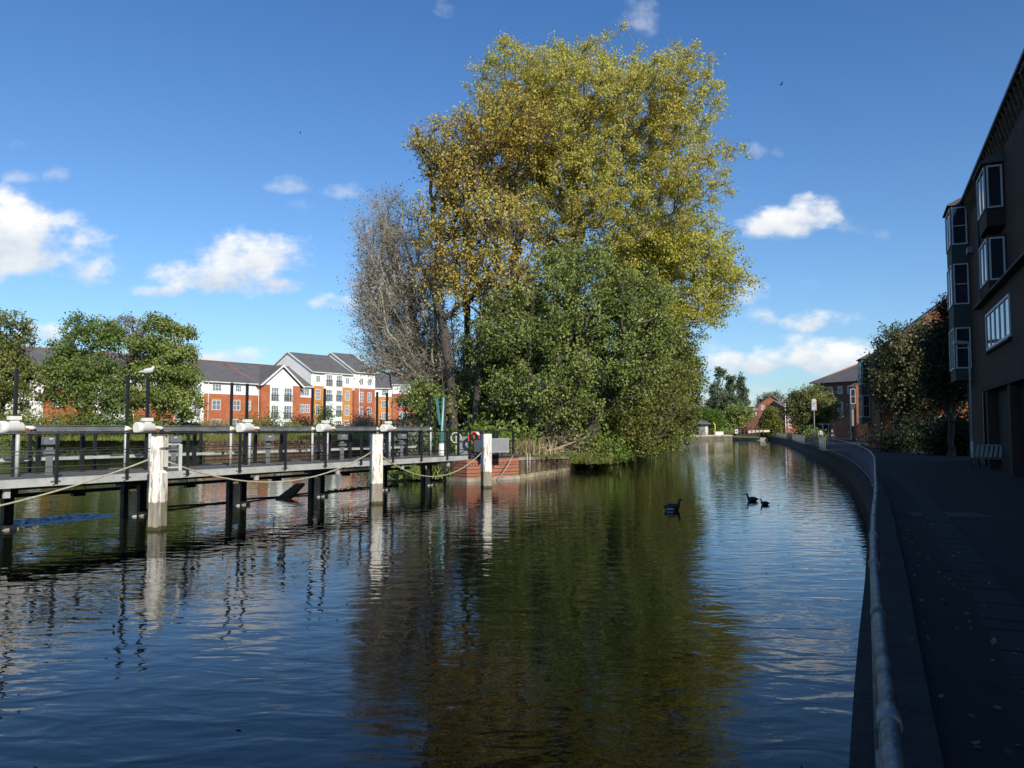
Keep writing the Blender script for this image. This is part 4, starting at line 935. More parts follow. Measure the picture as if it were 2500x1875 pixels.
MB(F2).tube([(-.06, .08, PZ), (-.06, .08, 8.8)], .05, 6).build('downpipe', mat('blue_pipe', (.05, .07, .22)), R2, world=True)
R3, F3, G3 = gabled('riverside_house', 'small brick house with tall side window beyond the first pair of flats', (46.0, 104), R(-22), 8.5, 11, 8.4, 11.4, BR2)
window(R3, F3, .5, 1.2, 5.9, 7.9, 0, 1, 2, WFR, .08); oriel(R3, G3, -2.4, -.1, .7, [(5.9, 7.9)], 5.2, 8.2)
ch = MB().box(.7, 1.9, 4, 5, 7.5, 9.75).box(.6, 2.0, 3.9, 5.1, 9.753, 10.0).build('chimney', BR2, R3)
for x in (1.0, 1.6): MB().tube([(x, 4.5, 10.0), (x, 4.5, 11.3)], [.2, .17], 8).build('chimney_pot', RIDGE, ch)
cr = thing('rendered_annexe', 'pale rendered annexe with roof terrace railing below the chimney', 'building', (54, 124, 0), R(-22))
MB().prismy([(0, PZ), (6, PZ), (6, 8.2), (3.4, 8.9), (0, 8.9)], 0, 8).build('wall', mat('buff_render', (.36, .30, .25), (.27, .22, .18), .8, .9), cr)
railrun(cr, frame((54, 124), (.927, -.375), (-.375, -.927)), [(2.0, .1), (5.6, .1)], 8.3, 9.6, .8, GALV)
HB = thing('hipped_roof_building', 'long dark brick block with grey hipped roof above the round tree', 'building', (58.3, 150, 0), R(-60))
MB().box(0, 22, 0, 13, PZ, 11.3).build('wall', BR3, HB)
mb = MB(); mb.v = [Vector(p) for p in ((-.6, -.6, 11.3), (22.6, -.6, 11.3), (22.6, 13.6, 11.3), (-.6, 13.6, 11.3), (5.2, 6.5, 15.0), (16, 6.5, 15.0))]
mb.f = [[0, 1, 5, 4], [1, 2, 5], [2, 3, 4, 5], [3, 0, 4], [3, 2, 1, 0]]; mb.sm = [False] * 5; mb.build('roof', SLATE, HB)
MB().tube([(-.6, -.6, 11.35), (5.2, 6.5, 15.05)], .16, 6).tube([(5.2, 6.5, 15.05), (16, 6.5, 15.05)], .16, 6).build('ridge', RIDGE, HB)
FH = frame((58.3, 150), (.5, -.866), (-.866, -.5))
for x in (1.0, 3.2, 5.3, 7.4): window(HB, FH, x, x + .95, 9.1, 10.5, 0, 1, 1, WFR, .11)
window(HB, FH, 5.2, 6.3, 4.6, 7.6, 0, 1, 1, WFR, .1, glass=mat('pale_blind', (.3, .33, .3)))
tag(MB().tube([(58.0, 128, PZ), (58.0, 128, 14.6)], .05, 6).box(57.6, 58.4, 127.98, 128.02, 14.2, 14.25).build('aerial_mast', GALV), 'tall thin white aerial mast in front of the hipped roof', 'aerial')
# garden wall and shelter by the pub sign
tag(MB().box(51.5, 56, 118, 118.3, PZ, 3.0).build('garden_wall', BR3), 'low dark brick garden wall under the pale annexe', 'wall')
gh = thing('bus_shelter', 'small glazed white framed shelter under the round tree', 'shelter', (45.7, 112, PZ))
MB().box(44.6, 46.4, 112, 113.4, 3.2, 3.3).build('roof', WFR, gh, world=True)
for x in (44.7, 45.5, 46.3): MB().box(x - .05, x + .05, 112, 112.1, PZ, 3.2).build('post', WFR, gh, world=True)
MB().box(44.75, 46.25, 113.2, 113.23, 1.2, 3.1).build('pane', GLASS, gh, world=True)

# far red gabled houses
FB = brickmat('far_red_brick', (.36, .11, .065), (.30, .09, .055), (.28, .12, .08), (1, 0))
def px_x(px, Y): return at(px, 1048, Y).x
Y4 = 200
H1, FH1, _g = gabled('far_house', 'red brick house with steep gable and one small white window beyond the footbridge', (px_x(1851, Y4), Y4), R(-18), 6.8, 16, at(1850, 990, Y4).z, at(1879, 967, Y4).z, FB, .48, 1)
window(H1, FH1, .8, 1.6, at(1855, 1001, Y4).z, at(1855, 989, Y4).z, 0, 2, 3, WHITE, .1)
H2, _f, _g = gabled('far_house', 'lower red brick house with sloping roof right of the steep gable', (px_x(1893, Y4 - 4), Y4 - 4), R(-10), 3.4, 10, at(1893, 1002, Y4).z, at(1916, 981, Y4).z, FB, .9, 1)
H3 = thing('far_flats', 'red brick flats with three stacked white windows behind the round tree', 'building', (px_x(1930, 190), 190, 1))
MB().box(px_x(1916, 190), px_x(1960, 190), 190, 204, 1, at(1930, 995, 190).z).build('wall', FB, H3, world=True)
MB().prism([(189.3, at(1930, 994.6, 190).z), (197, at(1930, 976, 190).z), (205, at(1930, 994.6, 190).z)], px_x(1914, 190), px_x(1962, 190)).build('roof', mat('brown_tile', (.20, .14, .11)), H3, world=True)
for (ya, yb) in ((1009, 996), (1028, 1015), (1045, 1034)): window(H3, XF(190), px_x(1924, 190), px_x(1933, 190), at(1924, ya, 190).z, at(1924, yb, 190).z, 0, 2, 2, WHITE, .14)
MB().tube([(px_x(1917, 190), 189.7, 1), (px_x(1917, 190), 189.7, at(1917, 985, 190).z)], .12, 6).build('downpipe', WHITE, H3, world=True)
H4 = thing('far_dark_building', 'long low dark brick range left of the steep red gable', 'building', (px_x(1830, 186), 186, 1))
MB().prismy([(px_x(1807, 186), 1), (px_x(1853, 186), 1), (px_x(1853, 186), at(1853, 1001, 186).z), (px_x(1838, 186), at(1838, 1003, 186).z), (px_x(1807, 186), at(1807, 1023, 186).z)], 186, 196).build('wall', BR3, H4, world=True)
for px in (1831, 1846): window(H4, XF(186), px_x(px - 2, 186), px_x(px + 2, 186), at(px, 1014, 186).z, at(px, 1007, 186).z, 0, 1, 1, WFR, .1)
IND = thing('industrial_shed', 'pale roofed shed far behind the feathery tree', 'building', (px_x(1830, 300), 300, 1))
MB().box(px_x(1790, 300), px_x(1842, 300), 300, 330, 1, at(1800, 993, 300).z).build('wall', mat('shed_wall', (.35, .22, .16), (.25, .15, .1), .1), IND, world=True)
MB().prism([(299, at(1800, 993, 300).z), (300, at(1800, 993, 300).z + .05), (330, at(1800, 978, 300).z * 1.12), (331, at(1800, 993, 300).z)], px_x(1788, 300), px_x(1846, 300)).build('roof', mat('pale_sheet', (.55, .52, .46)), IND, world=True)
WB = thing('white_kiosk_building', 'white flat roofed building beyond the swing bridge', 'building', (px_x(1790, 225), 225, 1))
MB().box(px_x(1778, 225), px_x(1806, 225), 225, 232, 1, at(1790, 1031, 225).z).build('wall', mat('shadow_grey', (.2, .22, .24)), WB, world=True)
MB().box(px_x(1776, 225), px_x(1802, 225), 224.6, 233, at(1790, 1031, 225).z + .003, at(1790, 1021, 225).z).build('fascia', WHITE, WB, world=True)

# far bank: stone landing, kiosk, swing bridge
LB = thing('stone_landing', 'pale stone landing stage wall by the kiosk at the end of the river', 'landing', (40, 168, 0))
pp = [at(1684, 1078, 150), at(1695, 1072, 158), at(1715, 1066, 168), at(1757, 1066, 172), at(1788, 1066, 174)]
pp = [(v.x, v.y) for v in pp]; pb2 = [(x - 1.5, y + 4) for x, y in pp]; mb = MB(); mc = MB()
for k in range(len(pp) - 1):
    a, b2, c, d = pp[k], pp[k + 1], pb2[k + 1], pb2[k]
    mb.hexa([(*a, -1), (*b2, -1), (*c, -1), (*d, -1), (*a, .95), (*b2, .95), (*c, .95), (*d, .95)])
    mc.hexa([(a[0], a[1] - .1, .953), (b2[0], b2[1] - .1, .953), (*c, .953), (*d, .953), (a[0], a[1] - .1, 1.25), (b2[0], b2[1] - .1, 1.25), (*c, 1.25), (*d, 1.25)])
mb.build('wall', mat('mossy_stone', (.16, .13, .09), (.07, .07, .045), .8, .9), LB, world=True); mc.build('coping', mat('pale_coping', (.45, .38, .30), (.34, .28, .22), .8, .9), LB, world=True)
KB = thing('kiosk', 'small garden kiosk with grey pyramid roof left of the far landing', 'kiosk', (px_x(1719, 172), 172, 1.25))
kx0, kx1 = px_x(1706, 172), px_x(1730, 172)
MB().box(kx0, kx1, 172, 174, 1.25, at(1719, 1036, 172).z).build('wall', mat('kiosk_wall', (.2, .22, .24)), KB, world=True)
zt = at(1719, 1036, 172).z; mb = MB(); mb.v = [Vector(p) for p in ((kx0 - .6, 171.2, zt), (kx1 + .6, 171.2, zt), (kx1 + .6, 174.8, zt), (kx0 - .6, 174.8, zt), ((kx0 + kx1) / 2 - .3, 173, zt + 1.0), ((kx0 + kx1) / 2 + .3, 173, zt + 1.0))]
mb.f = [[0, 1, 5, 4], [1, 2, 5], [2, 3, 4, 5], [3, 0, 4], [3, 2, 1, 0]]; mb.sm = [False] * 5; mb.build('roof', SLATE, KB, world=True)
MB().box(px_x(1722, 172), px_x(1727, 172), 171.9, 171.95, 1.3, 3.2).build('door', WHITE, KB, world=True)
lb = at(1719.5, 1056, 171); lifebuoy((lb.x, lb.y, lb.z), 'orange lifebuoy beside the far kiosk', 1.2, ORP, .27, .07, False)
tb = at(1755, 1058, 172)
tag(MB().box(tb.x - 1, tb.x + 1, tb.y, tb.y + .8, 1.25, 1.9).box(tb.x - 1.1, tb.x + 1.1, tb.y - .1, tb.y + .9, 1.903, 2.0).build('planter_box', WHITE, bevel=.02), 'white planter box on the far landing', 'planter')
yb_ = at(1745.5, 1046, 172)
tag(MB().tube([(yb_.x, yb_.y, 1.25), (yb_.x, yb_.y, 3.4), (yb_.x - .3, yb_.y, 4.0)], [.12, .14, .1], 8).build('yellow_post', mat('yellow_paint', (.7, .55, .1))), 'bent yellow post beside the far kiosk', 'post')
SBr = thing('swing_bridge', 'low red railed swing bridge with cream balance beam across the far end of the river', 'footbridge', (px_x(1830, 174), 174, 1))
bx0, bx1, bxe = px_x(1788, 174), px_x(1878, 174), px_x(1846, 174)
zdk = at(1800, 1059, 174).z; zrt = at(1800, 1048.5, 174).z
MB().box(bx0, bx1 - 2, 174, 176, zdk - .35, zdk).build('deck', BLACK, SBr, world=True)
MB().hexa([(px_x(1824, 174), 173.7, zdk + .1), (bx1, 173.7, zdk + .45), (bx1, 174, zdk + .45), (px_x(1824, 174), 174, zdk + .1), (px_x(1824, 174), 173.7, zdk + .7), (bx1, 173.7, zdk + .85), (bx1, 174, zdk + .85), (px_x(1824, 174), 174, zdk + .7)]).build('balance_beam', mat('cream_paint', (.7, .62, .52)), SBr, world=True)
RR = mat('maroon_paint', (.22, .05, .04)); 
mb = MB().box(bx0, px_x(1864, 174), 173.6, 173.66, zrt, zrt + .09).box(bx0, px_x(1864, 174), 173.6, 173.66, zrt - .55, zrt - .48); mb.build('rail', RR, SBr, world=True)
for x in np.linspace(bx0, px_x(1862, 174), 9): MB().box(x - .06, x + .06, 173.58, 173.68, zdk, zrt).build('post', RR, SBr, world=True)
sgn = MB().box(px_x(1796, 173), px_x(1803, 173), 173.4, 173.45, zdk + .1, zdk + .95).build('notice', WHITE, SBr, world=True)
MB().tube([((px_x(1796, 173) + px_x(1803, 173)) / 2, 173.39, zdk + .52), ((px_x(1796, 173) + px_x(1803, 173)) / 2, 173.37, zdk + .52)], .26, 16).build('blue_disc', mat('sign_blue', (.05, .25, .5)), sgn, world=True)
tag(MB().box(bx0 + .5, bx1 + 8, 176.5, 180, -1, .6).build('lock_apron', CONC), 'concrete apron under the swing bridge', 'apron')
tag(MB().hexa([(bx0 + 5.5, 172.8, -1), (bx1 + 10, 172.0, -1), (bx1 + 10, 174, -1), (bx0 + 5.5, 174, -1), (bx0 + 8.5, 173.6, .75), (bx1 + 10, 173, .9), (bx1 + 10, 174, .9), (bx0 + 8.5, 174, .75)]).build('bridge_abutment', DCONC), 'dark sloping stone abutment under the right end of the swing bridge', 'abutment')

# ================================================================== STREET FURNITURE
def lamp(x, y, h, label, headtype=0, m=GALV):
    t_ = thing('street_lamp', label, 'street lamp', (x, y, PZ), 0, 'lamp posts along the towpath')
    MB().tube([(0, 0, 0), (0, 0, 1.1)], .075, 10).build('base', m, t_)
    MB().tube([(0, 0, 1.1), (0, 0, h - .35), (-.05, -.02, h - .12)], [.05, .04, .035], 10).build('pole', m, t_)
    MB().hexa([(-.75, -.14, h - .16), (.02, -.09, h - .14), (.02, .09, h - .14), (-.75, .14, h - .16), (-.68, -.1, h + .02), (-.05, -.07, h - .02), (-.05, .07, h - .02), (-.68, .1, h + .02)]).build('lantern', m, t_, bevel=.02)
    return t_
lp_ = at(2372, 1135, 35.6); lamp(21.0, 35.6, 5.7, 'tall lamp post beside the bench, nearest along the towpath', m=mat('lamp_paint', (.50, .52, .52), (.40, .41, .41)))
lamp(px_x(2188, 65), 65, 5.5, 'lamp post in front of the dark hedge', m=MATS['lamp_paint'])
lamp(px_x(2080, 112), 112, 5.2, 'distant lamp post by the small brick house', m=MATS['lamp_paint'])
lamp(px_x(1921, 160), 160, 4.6, 'farthest lamp post, beside the red flats with white windows', m=GALV)
# bench
bn = at(2405, 1140, 32.0); BN_ = thing('bench', 'slatted metal bench standing against the flats by the lamp post', 'bench', (bn.x + .35, 32.0, PZ), R(-66))
mb = MB()
for q in range(5): mb.box(-.85, .85, -.02 - q * .09, .05 - q * .09, .44, .465)
mb.build('seat', mat('bench_slat', (.10, .10, .09)), BN_)
mb = MB()
for q in range(9): mb.hexa([(-.85 + q * .2, .08, .5), (-.72 + q * .2, .08, .5), (-.72 + q * .2, .10, .5), (-.85 + q * .2, .10, .5), (-.85 + q * .2, .22, .98), (-.72 + q * .2, .22, .98), (-.72 + q * .2, .24, .98), (-.85 + q * .2, .24, .98)])
mb.box(-.87, .89, .225, .245, .98, 1.02); mb.build('backrest', mat('bench_back', (.22, .22, .21), (.16, .16, .15)), BN_)
for x in (-.7, .7): MB().box(x - .03, x + .03, -.38, -.32, 0, .44).box(x - .03, x + .03, .06, .12, 0, .5).box(x - .03, x + .03, -.38, .12, .40, .438).build('leg', BLACK, BN_)
# pub sign
ps = at(1987, 990, 104)
PS = thing('pub_sign', 'hanging pub sign on a pole in front of the round tree', 'sign', (ps.x, 104, PZ))
MB().tube([(0, 0, 0), (0, 0, ps.z - .7 - PZ)], .07, 8).build('pole', DGALV, PS)
hz = ps.z - PZ
fr = MB().box(-.36, .36, -.05, .05, hz - .68, hz + .62).build('frame', mat('sign_red', (.35, .04, .03)), PS)
MB().prismy([(-.36, hz + .62), (.36, hz + .62), (.2, hz + .85), (-.2, hz + .85)], -.06, .06).build('crest', GALV, fr)
MB().box(-.31, .31, -.062, -.052, hz - .62, hz + .25).build('picture', mat('sign_picture', (.42, .40, .36), (.10, .2, .36), 3.5, .5), fr)
MB().box(-.31, .31, -.062, -.052, hz + .30, hz + .56).build('name_band', mat('sign_cream', (.65, .55, .42), (.3, .05, .04), 6), fr)

# ================================================================== TREES
# main poplars on the island
YT = 58
PT = [  # big golden poplar
    (1430, 305, 255, 190, 0, 8.0, 1.0), (1275, 225, 135, 112, 1, 6, .9), (1618, 262, 138, 130, 0, 6, 1.0), (1420, 208, 180, 80, 0, 5, .8), (1668, 420, 125, 125, 0, 6, .9), (1470, 500, 250, 160, 0, 7, .7), (1330, 430, 180, 190, 1, 7, .8)]
make_tree('poplar_tree', 'tallest golden leaved poplar rising above the island', 'tree', (at(1375, 1100, YT).x, YT, .9), blobs_px(PT, YT), 1600, 104, .168, .16, LY, BARK, .62, 'golden poplars on the island', 1, 3, 5, .85, 2.4, .30, .45, .25, twig_r=.014)
PT2 = [(1110, 400, 95, 115, 0, 4.0, 1), (1230, 340, 130, 120, 1, 4.5, 1), (1150, 560, 150, 150, 0, 4, 1), (1250, 700, 130, 120, 0, 4, .7), (1045, 370, 42, 48, 0, 2.5, 1), (1110, 680, 80, 110, -1, 3, .6)]
make_tree('poplar_tree', 'golden poplar with thinner crown left of the tallest one', 'tree', (at(1150, 1100, 53).x, 53, .95), blobs_px(PT2, 53), 1100, 42, .175, .19, LBZ, DBARK, .26, 'golden poplars on the island', 4, 5, 5, .9, 2.2, .42, .5, .25, spread=.9, twig_r=.014)
PT3 = [(1650, 620, 140, 95, 0, 5, 1), (1770, 680, 65, 70, 0, 3, 1), (1560, 620, 120, 110, 0, 5, 1), (1660, 760, 85, 70, 0, 4, .8), (1740, 760, 45, 45, 0, 3, .6), (1580, 720, 120, 110, 0, 4, .5)]
make_tree('poplar_tree', 'lower golden poplar spreading to the right over the river', 'tree', (at(1520, 1100, 61).x, 61, .6), blobs_px(PT3, 61), 800, 78, .18, .22, LYG, BARK, .36, 'golden poplars on the island', 1, 9, 5, .9, 2.2, .40, .45, .3, twig_r=.016)
# the nearly bare grey tree
PB = [(950, 590, 85, 130, 0, 3.5, 1), (1000, 720, 120, 150, 0, 4, 1), (925, 800, 65, 85, 0, 3.2, 1.1), (1040, 870, 130, 85, 0, 4, 1.4), (965, 885, 75, 50, 0, 3, 1.4), (900, 690, 40, 80, 0, 2, 1.2), (1090, 930, 80, 50, -1, 3, 1.2)]
make_tree('bare_willow_tree', 'half bare grey twiggy tree at the left end of the island', 'tree', (at(1110, 1095, 56).x, 56, 1.1), blobs_px(PB, 56), 1500, 13, .14, .17, LBROWN, mat('grey_bark', (.34, .30, .24), (.22, .19, .15), 3, .95), .17, None, 3, 13, 7, 1.5, 1.8, .25, .62, .1, twig_r=.011, spread=.6, rexp=.66)
# green alders in front
PG = [(1420, 720, 150, 110, 0, 3.5, 1), (1300, 830, 160, 110, 0, 3.5, 1), (1480, 850, 170, 130, 0, 4, 1), (1360, 950, 170, 95, -1, 3.5, 1), (1250, 760, 80, 60, 0, 2.5, .7), (1430, 650, 80, 50, 0, 2.5, .8), (1560, 760, 80, 110, 0, 3, .8)]
make_tree('alder_tree', 'broad dark green tree in front of the golden poplars', 'tree', (at(1390, 1110, 51).x, 51, .9), blobs_px(PG, 51), 1100, 76, .18, .20, LGREEN, DBARK, .28, 'green trees on the island', 5, 21, 4, .9, 2.6, .28, .4, .25, spread=.8)
PG2 = [(1550, 940, 120, 110, 0, 5, 1), (1500, 1020, 130, 70, -2, 4, 1), (1600, 1010, 90, 80, 6, 5, 1), (1620, 880, 80, 90, 4, 5, 1)]
make_tree('alder_tree', 'green tree leaning over the water right of the big green tree', 'tree', (at(1560, 1100, 60).x, 62, .6), blobs_px(PG2, 60), 650, 60, .21, .22, LOLIVE, DBARK, .22, 'green trees on the island', 4, 23, 4, .9, 2.6, .2, .4, .25, spread=.9)
PG3 = [(1672, 925, 32, 95, 0, 4, 1), (1650, 1005, 36, 50, -3, 4, 1), (1635, 900, 50, 90, -5, 5, .8)]
make_tree('alder_tree', 'olive green tree at the narrow far end of the island', 'tree', (at(1650, 1080, 88).x, 90, .6), blobs_px(PG3, 88), 420, 60, .26, .28, LOLIVE, DBARK, .25, 'green trees on the island', 3, 25, 3, 1.1, 2.6, .2, .4, .25, spread=.9)
PG4 = [(1180, 960, 130, 70, 0, 4, 1), (1230, 880, 110, 70, 0, 4, .7), (1070, 980, 95, 55, -1, 4, 1.2)]
make_tree('hawthorn_tree', 'low dark green tree behind the teal davit and abutment', 'tree', (at(1180, 1095, 56).x, 57, 1.1), blobs_px(PG4, 56), 420, 60, .2, .22, LGREEN, DBARK, .16, None, 4, 27, 4, .9, 2.4, .15, .4, .2, spread=.8)
# undergrowth of the island
ub = [(1150, 1062, 45, 2.6, 1.5, LBRIGHT, 'bright green shrub behind the red lifebuoy'), (1240, 1052, 47, 2.2, 1.7, LGREEN, 'dark green shrub just behind the abutment railing'), (1030, 1065, 47, 2.2, 1.3, LSILVER, 'greyish shrub left of the teal davit'),
      (1430, 1085, 50, 2.4, 1.6, LGREEN, 'dark shrub at the foot of the big green tree'), (1480, 1100, 50.5, 1.7, 1.1, LBRIGHT, 'bright yellow green shrub hanging over the island edge'), (1540, 1085, 59, 2.4, 1.8, LOLIVE, 'olive shrub overhanging the water right of the bright shrub'),
      (1600, 1075, 78, 3.0, 2.4, LOLIVE, 'olive shrub farther along the island bank'), (1650, 1070, 108, 4.0, 3.2, LGREEN, 'green shrub near the far end of the island bank'), (1370, 1095, 49, 1.8, 1.3, LBROWN, 'brownish dead shrub right of the branch pile')]
for i, (px, py, Y, rr, hh, lm, lb) in enumerate(ub):
    q = at(px, py, Y); make_bush('shrub', lb, 'shrub', (q.x, Y, .5 if px > 1400 else 1.05), (rr * 1.15, rr * .8, hh * 1.25), 3600, .15 + Y * .0011, lm, 'undergrowth shrubs on the island', 40 + i, 14, lumps=12)
edge = [(5.6, 53.3), (6.6, 57), (7.7, 61), (8.9, 65.5), (10.6, 71), (12.6, 78), (15.0, 87), (18.0, 98), (21.5, 112)]
ename = ['first low shrub trailing into the water past the sheet pile wall', 'second low shrub trailing into the water past the sheet pile wall', 'yellowish low shrub trailing into the water below the leaning tree', 'low green shrub trailing into the water below the leaning tree', 'low olive shrub trailing into the water past the leaning tree', 'low shrub trailing into the water half way along the island', 'low shrub trailing into the water beyond the middle of the island', 'low shrub trailing into the water before the olive green tree', 'low shrub trailing into the water beside the olive green tree', 'low shrub trailing into the water past the olive green tree', 'farthest low shrub trailing into the water, next to the landing']
for i, (x, y) in enumerate(edge):
    make_bush('waterside_shrub', ename[i], 'shrub', (x, y, .12), (1.7 + i * .28, 2.6 + i * .7, 1.2 + i * .12), 3400, .17 + i * .014, [LOLIVE, LGREEN, LBRT2, LOLIVE][i % 4], 'shrubs trailing into the water along the island', 300 + i, 22, lumps=14)
# dark-leaved bushes standing in for the deep shade inside the island
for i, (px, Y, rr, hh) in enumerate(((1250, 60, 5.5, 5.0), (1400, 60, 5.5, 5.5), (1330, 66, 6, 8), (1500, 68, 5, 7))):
    q = at(px, 1090, Y); make_bush('shade_bush', ['dark bush standing in for island shade behind the abutment', 'dark bush standing in for shade under the middle of the big green tree', 'tall dark bush standing in for shade deep inside the island wood', 'tall dark bush standing in for shade behind the leaning green tree'][i], 'bush', (q.x, Y, .9), (rr, 2.6, hh), 6500, .24, LDARK, 'dark bushes inside the island wood', 60 + i, 20, lumps=16)
# grass and reeds on the island tip
def tuft(name, label, cx, cy, z, rx, ry, n, h, lm, kind=None, seed=1, lean=.3):
    rg = np.random.default_rng(seed); P = np.stack([cx + rg.normal(size=n) * rx * .5, cy + rg.normal(size=n) * ry * .5, np.full(n, z)], 1)
    d = rg.normal(size=(n, 3)) * lean; d[:, 2] = 1; d /= np.linalg.norm(d, axis=1, keepdims=True); H = h * rg.uniform(.4, 1.1, size=(n, 1)); s = rg.normal(size=(n, 3)); s[:, 2] = 0; s /= np.linalg.norm(s, axis=1, keepdims=True); s *= .02 + h * .006
    bend = rg.normal(size=(n, 3)) * .12 * H; bend[:, 2] = 0
    V = np.stack([P - s, P + s, P + d * H * .6 + s * .8 + bend * .3, P + d * H * .6 - s * .8 + bend * .3, P + d * H + bend], 1).reshape(-1, 3)
    b_ = np.arange(n)[:, None] * 5; F4 = np.concatenate([b_ + np.array([[0, 1, 2, 3]])]); F3 = b_ + np.array([[3, 2, 4, 4]])
    me = bpy.data.meshes.new(name); me.from_pydata(V.tolist(), [], F4.tolist() + [f[:3] for f in F3.tolist()]); me.materials.append(lm)
    o = link(name, me); tag(o, label, name.replace('_', ' '), kind=kind); return o
tp_ = at(1285, 1095, 42.5); tuft('dry_grass_clump', 'clump of tall dry reddish grass stems beside the branch pile', tp_.x, tp_.y, 1.1, 1.3, .8, 260, 1.0, STRAW, seed=3)
tp_ = at(1330, 1105, 44); tuft('grass', 'short grass growing on the island tip', tp_.x, tp_.y, 1.02, 2.6, 2.5, 3000, .22, LOLIVE, 'stuff', 4, .5)
tuft('sedge_clump', 'tangle of sedge and dead grass at the waterline right of the sheet pile wall', 4.6, 48.5, .45, 1.5, 2.2, 1500, .6, LOLIVE, None, 5, .8)
tuft('sedge_clump', 'green weeds growing on the mud under the bridge end', -4.8, 39.2, .1, 2.0, 1.6, 1600, .8, LGREEN, None, 6, .6)
# silver birch clump of dead stems leaning at right edge of the main tree: thin pale twigs
# left bank trees
def lb_tree(label, px, Y, blobs, n, nl, lm, seed, bark=DBARK, tr=.2, **k):
    return make_tree('bank_tree', label, 'tree', (at(px, 1060, Y).x, Y, 1.5), blobs_px(blobs, Y), n, nl, .26, .25, lm, bark, tr, 'trees on the left bank', k.pop('stems', 1), seed, 4, .65, k.pop('shell', 2.6), .22, .4, .25, **k)
lb_tree('olive tree cut by the left picture edge', 10, 72, [(15, 815, 55, 50, 0, 3, 1), (-30, 900, 100, 80, 0, 3.5, 1), (40, 940, 60, 60, 0, 3, .8)], 420, 40, LOLIVE, 31, shell=3)
lb_tree('broad green tree with spiky top, second from the left', 190, 76, [(165, 850, 34, 45, 0, 2, 1), (225, 815, 36, 42, 0, 2, 1), (270, 822, 26, 40, 0, 2, 1), (210, 900, 85, 42, 0, 3, 1), (170, 950, 62, 40, 0, 3, .9), (265, 960, 70, 50, 0, 3, .8), (190, 792, 7, 32, 0, .6, 4), (162, 800, 8, 26, 0, .6, 3), (125, 905, 40, 25, 0, 2, .8)], 560, 38, LBRT2, 32, shell=3)
lb_tree('thin brownish half bare tree between two green trees', 318, 80, [(310, 805, 30, 42, 0, 2, 1), (335, 815, 22, 36, 0, 1.6, 1), (325, 890, 45, 60, 0, 2.5, 1)], 240, 12, LBROWN, 33)
lb_tree('layered green tree with a crown leaning right, beside the orange wing', 400, 78, [(390, 795, 42, 20, 0, 2.2, 1.2), (440, 815, 32, 12, 0, 1.5, 2.5), (375, 845, 52, 22, 0, 3, 1), (430, 862, 46, 22, 0, 2.4, 1), (400, 905, 70, 26, 0, 3, 1), (450, 925, 42, 24, 0, 2.2, 1), (385, 965, 70, 36, 0, 3, .8), (455, 985, 32, 36, 0, 2, .8)], 560, 42, LGREEN, 34, shell=3)
bsh = [(40, 72, 4.3, 4.0, LGREEN, 'green bush at the far left of the opposite bank', .2), (150, 73, 4.2, 3.6, LOLIVE, 'olive bush below the spiky topped tree', .2), (250, 75, 4.0, 3.6, LBRIGHT, 'bright green bush left of the layered tree', .2), (350, 78, 4.0, 3.2, LGREEN, 'low green bush under the layered tree', .2), (450, 82, 2.6, 2.2, LOLIVE, 'olive bush at the foot of the orange wing', .2),
       (640, 90, 2.8, 4.2, LOLIVE, 'tall yellowish bush left of the white gabled bay', .2), (690, 91, 3.6, 2.2, LGREEN, 'rounded dark green bush in front of the white gabled bay', .2), (730, 95, 1.9, 3.7, LRED, 'dark red leaved bush in front of the orange wall', .2), (762, 96, 2.2, 2.0, LGREEN, 'small green bush right of the red leaved bush', .2),
       (792, 98, 2.0, 4.3, LBRIGHT, 'upright light green young tree in front of the balconies', .2), (875, 97, 2.6, 3.2, LSILVER, 'silvery leaved bush in front of the red end block', .2), (890, 103, 2.2, 4.2, LRED, 'dark red bush behind the silvery bush', .2), (950, 100, 3.4, 2.4, LGREEN, 'green bush beside the farther brick block', .2), (1010, 92, 4.0, 4.0, LSILVER, 'grey green bush left of the island trees', .2), (560, 88, 2.4, 1.5, LGREEN, 'low green bush beside the pampas grass', .2), (830, 100, 1.8, 1.6, LOLIVE, 'small olive bush between balconies and silvery bush', .2)]
for i, (px, Y, rr, hh, lm, lb, _) in enumerate(bsh):
    q = at(px, 1060, Y); make_bush('bank_bush', lb, 'bush', (q.x, Y, 1.5), (rr, rr * .8, hh), 6500 if i < 5 else 4200, .20, lm, 'bushes along the left bank', 80 + i, 14, lumps=10)
q = at(520, 1060, 88); tuft('pampas_grass', 'pale feathery pampas grass at the foot of the orange wing', q.x, 88, 1.5, 2.4, 1, 900, 2.3, STRAW, None, 8, .18)
q = at(100, 1060, 68); tuft('bank_grass', 'rough green grass on the far left bank', -44, 74, 1.5, 26, 6, 9000, .55, LOLIVE, 'stuff', 9, .4)
tuft('bank_grass', 'rough olive grass on the bank before the apartments', -27, 89, 1.5, 22, 7, 9000, .7, LOLIVE, 'stuff', 10, .4)

# towpath trees
def rt(name, label, px, Y, blobs, n, nl, leaf, sg_, lm, seed, tr=.18, stems=1, fork=.25, **k):
    return make_tree(name, label, 'tree', (at(px, 1060, Y).x, Y, PZ), blobs_px(blobs, Y), n, nl, leaf, sg_, lm, DBARK, tr, None, stems, seed, 4, .9, 2.6, fork, .4, .25, **k)
LTP = leafmat('towpath_leaves', [(.045, .055, .018), (.08, .09, .03), (.14, .14, .06), (.22, .21, .12)], .6, .25)
rt('towpath_tree', 'whitebeam with sunlit top standing in front of the gabled flats', 2225, 62, [(2210, 850, 70, 60, 0, 3, 1), (2260, 840, 50, 60, 0, 3, 1), (2185, 910, 55, 60, 0, 3, 1), (2250, 930, 80, 60, 0, 3, 1), (2200, 970, 55, 40, 0, 3, 1), (2290, 960, 55, 45, 0, 3, 1)], 560, 60, .2, .2, LTP, 51)
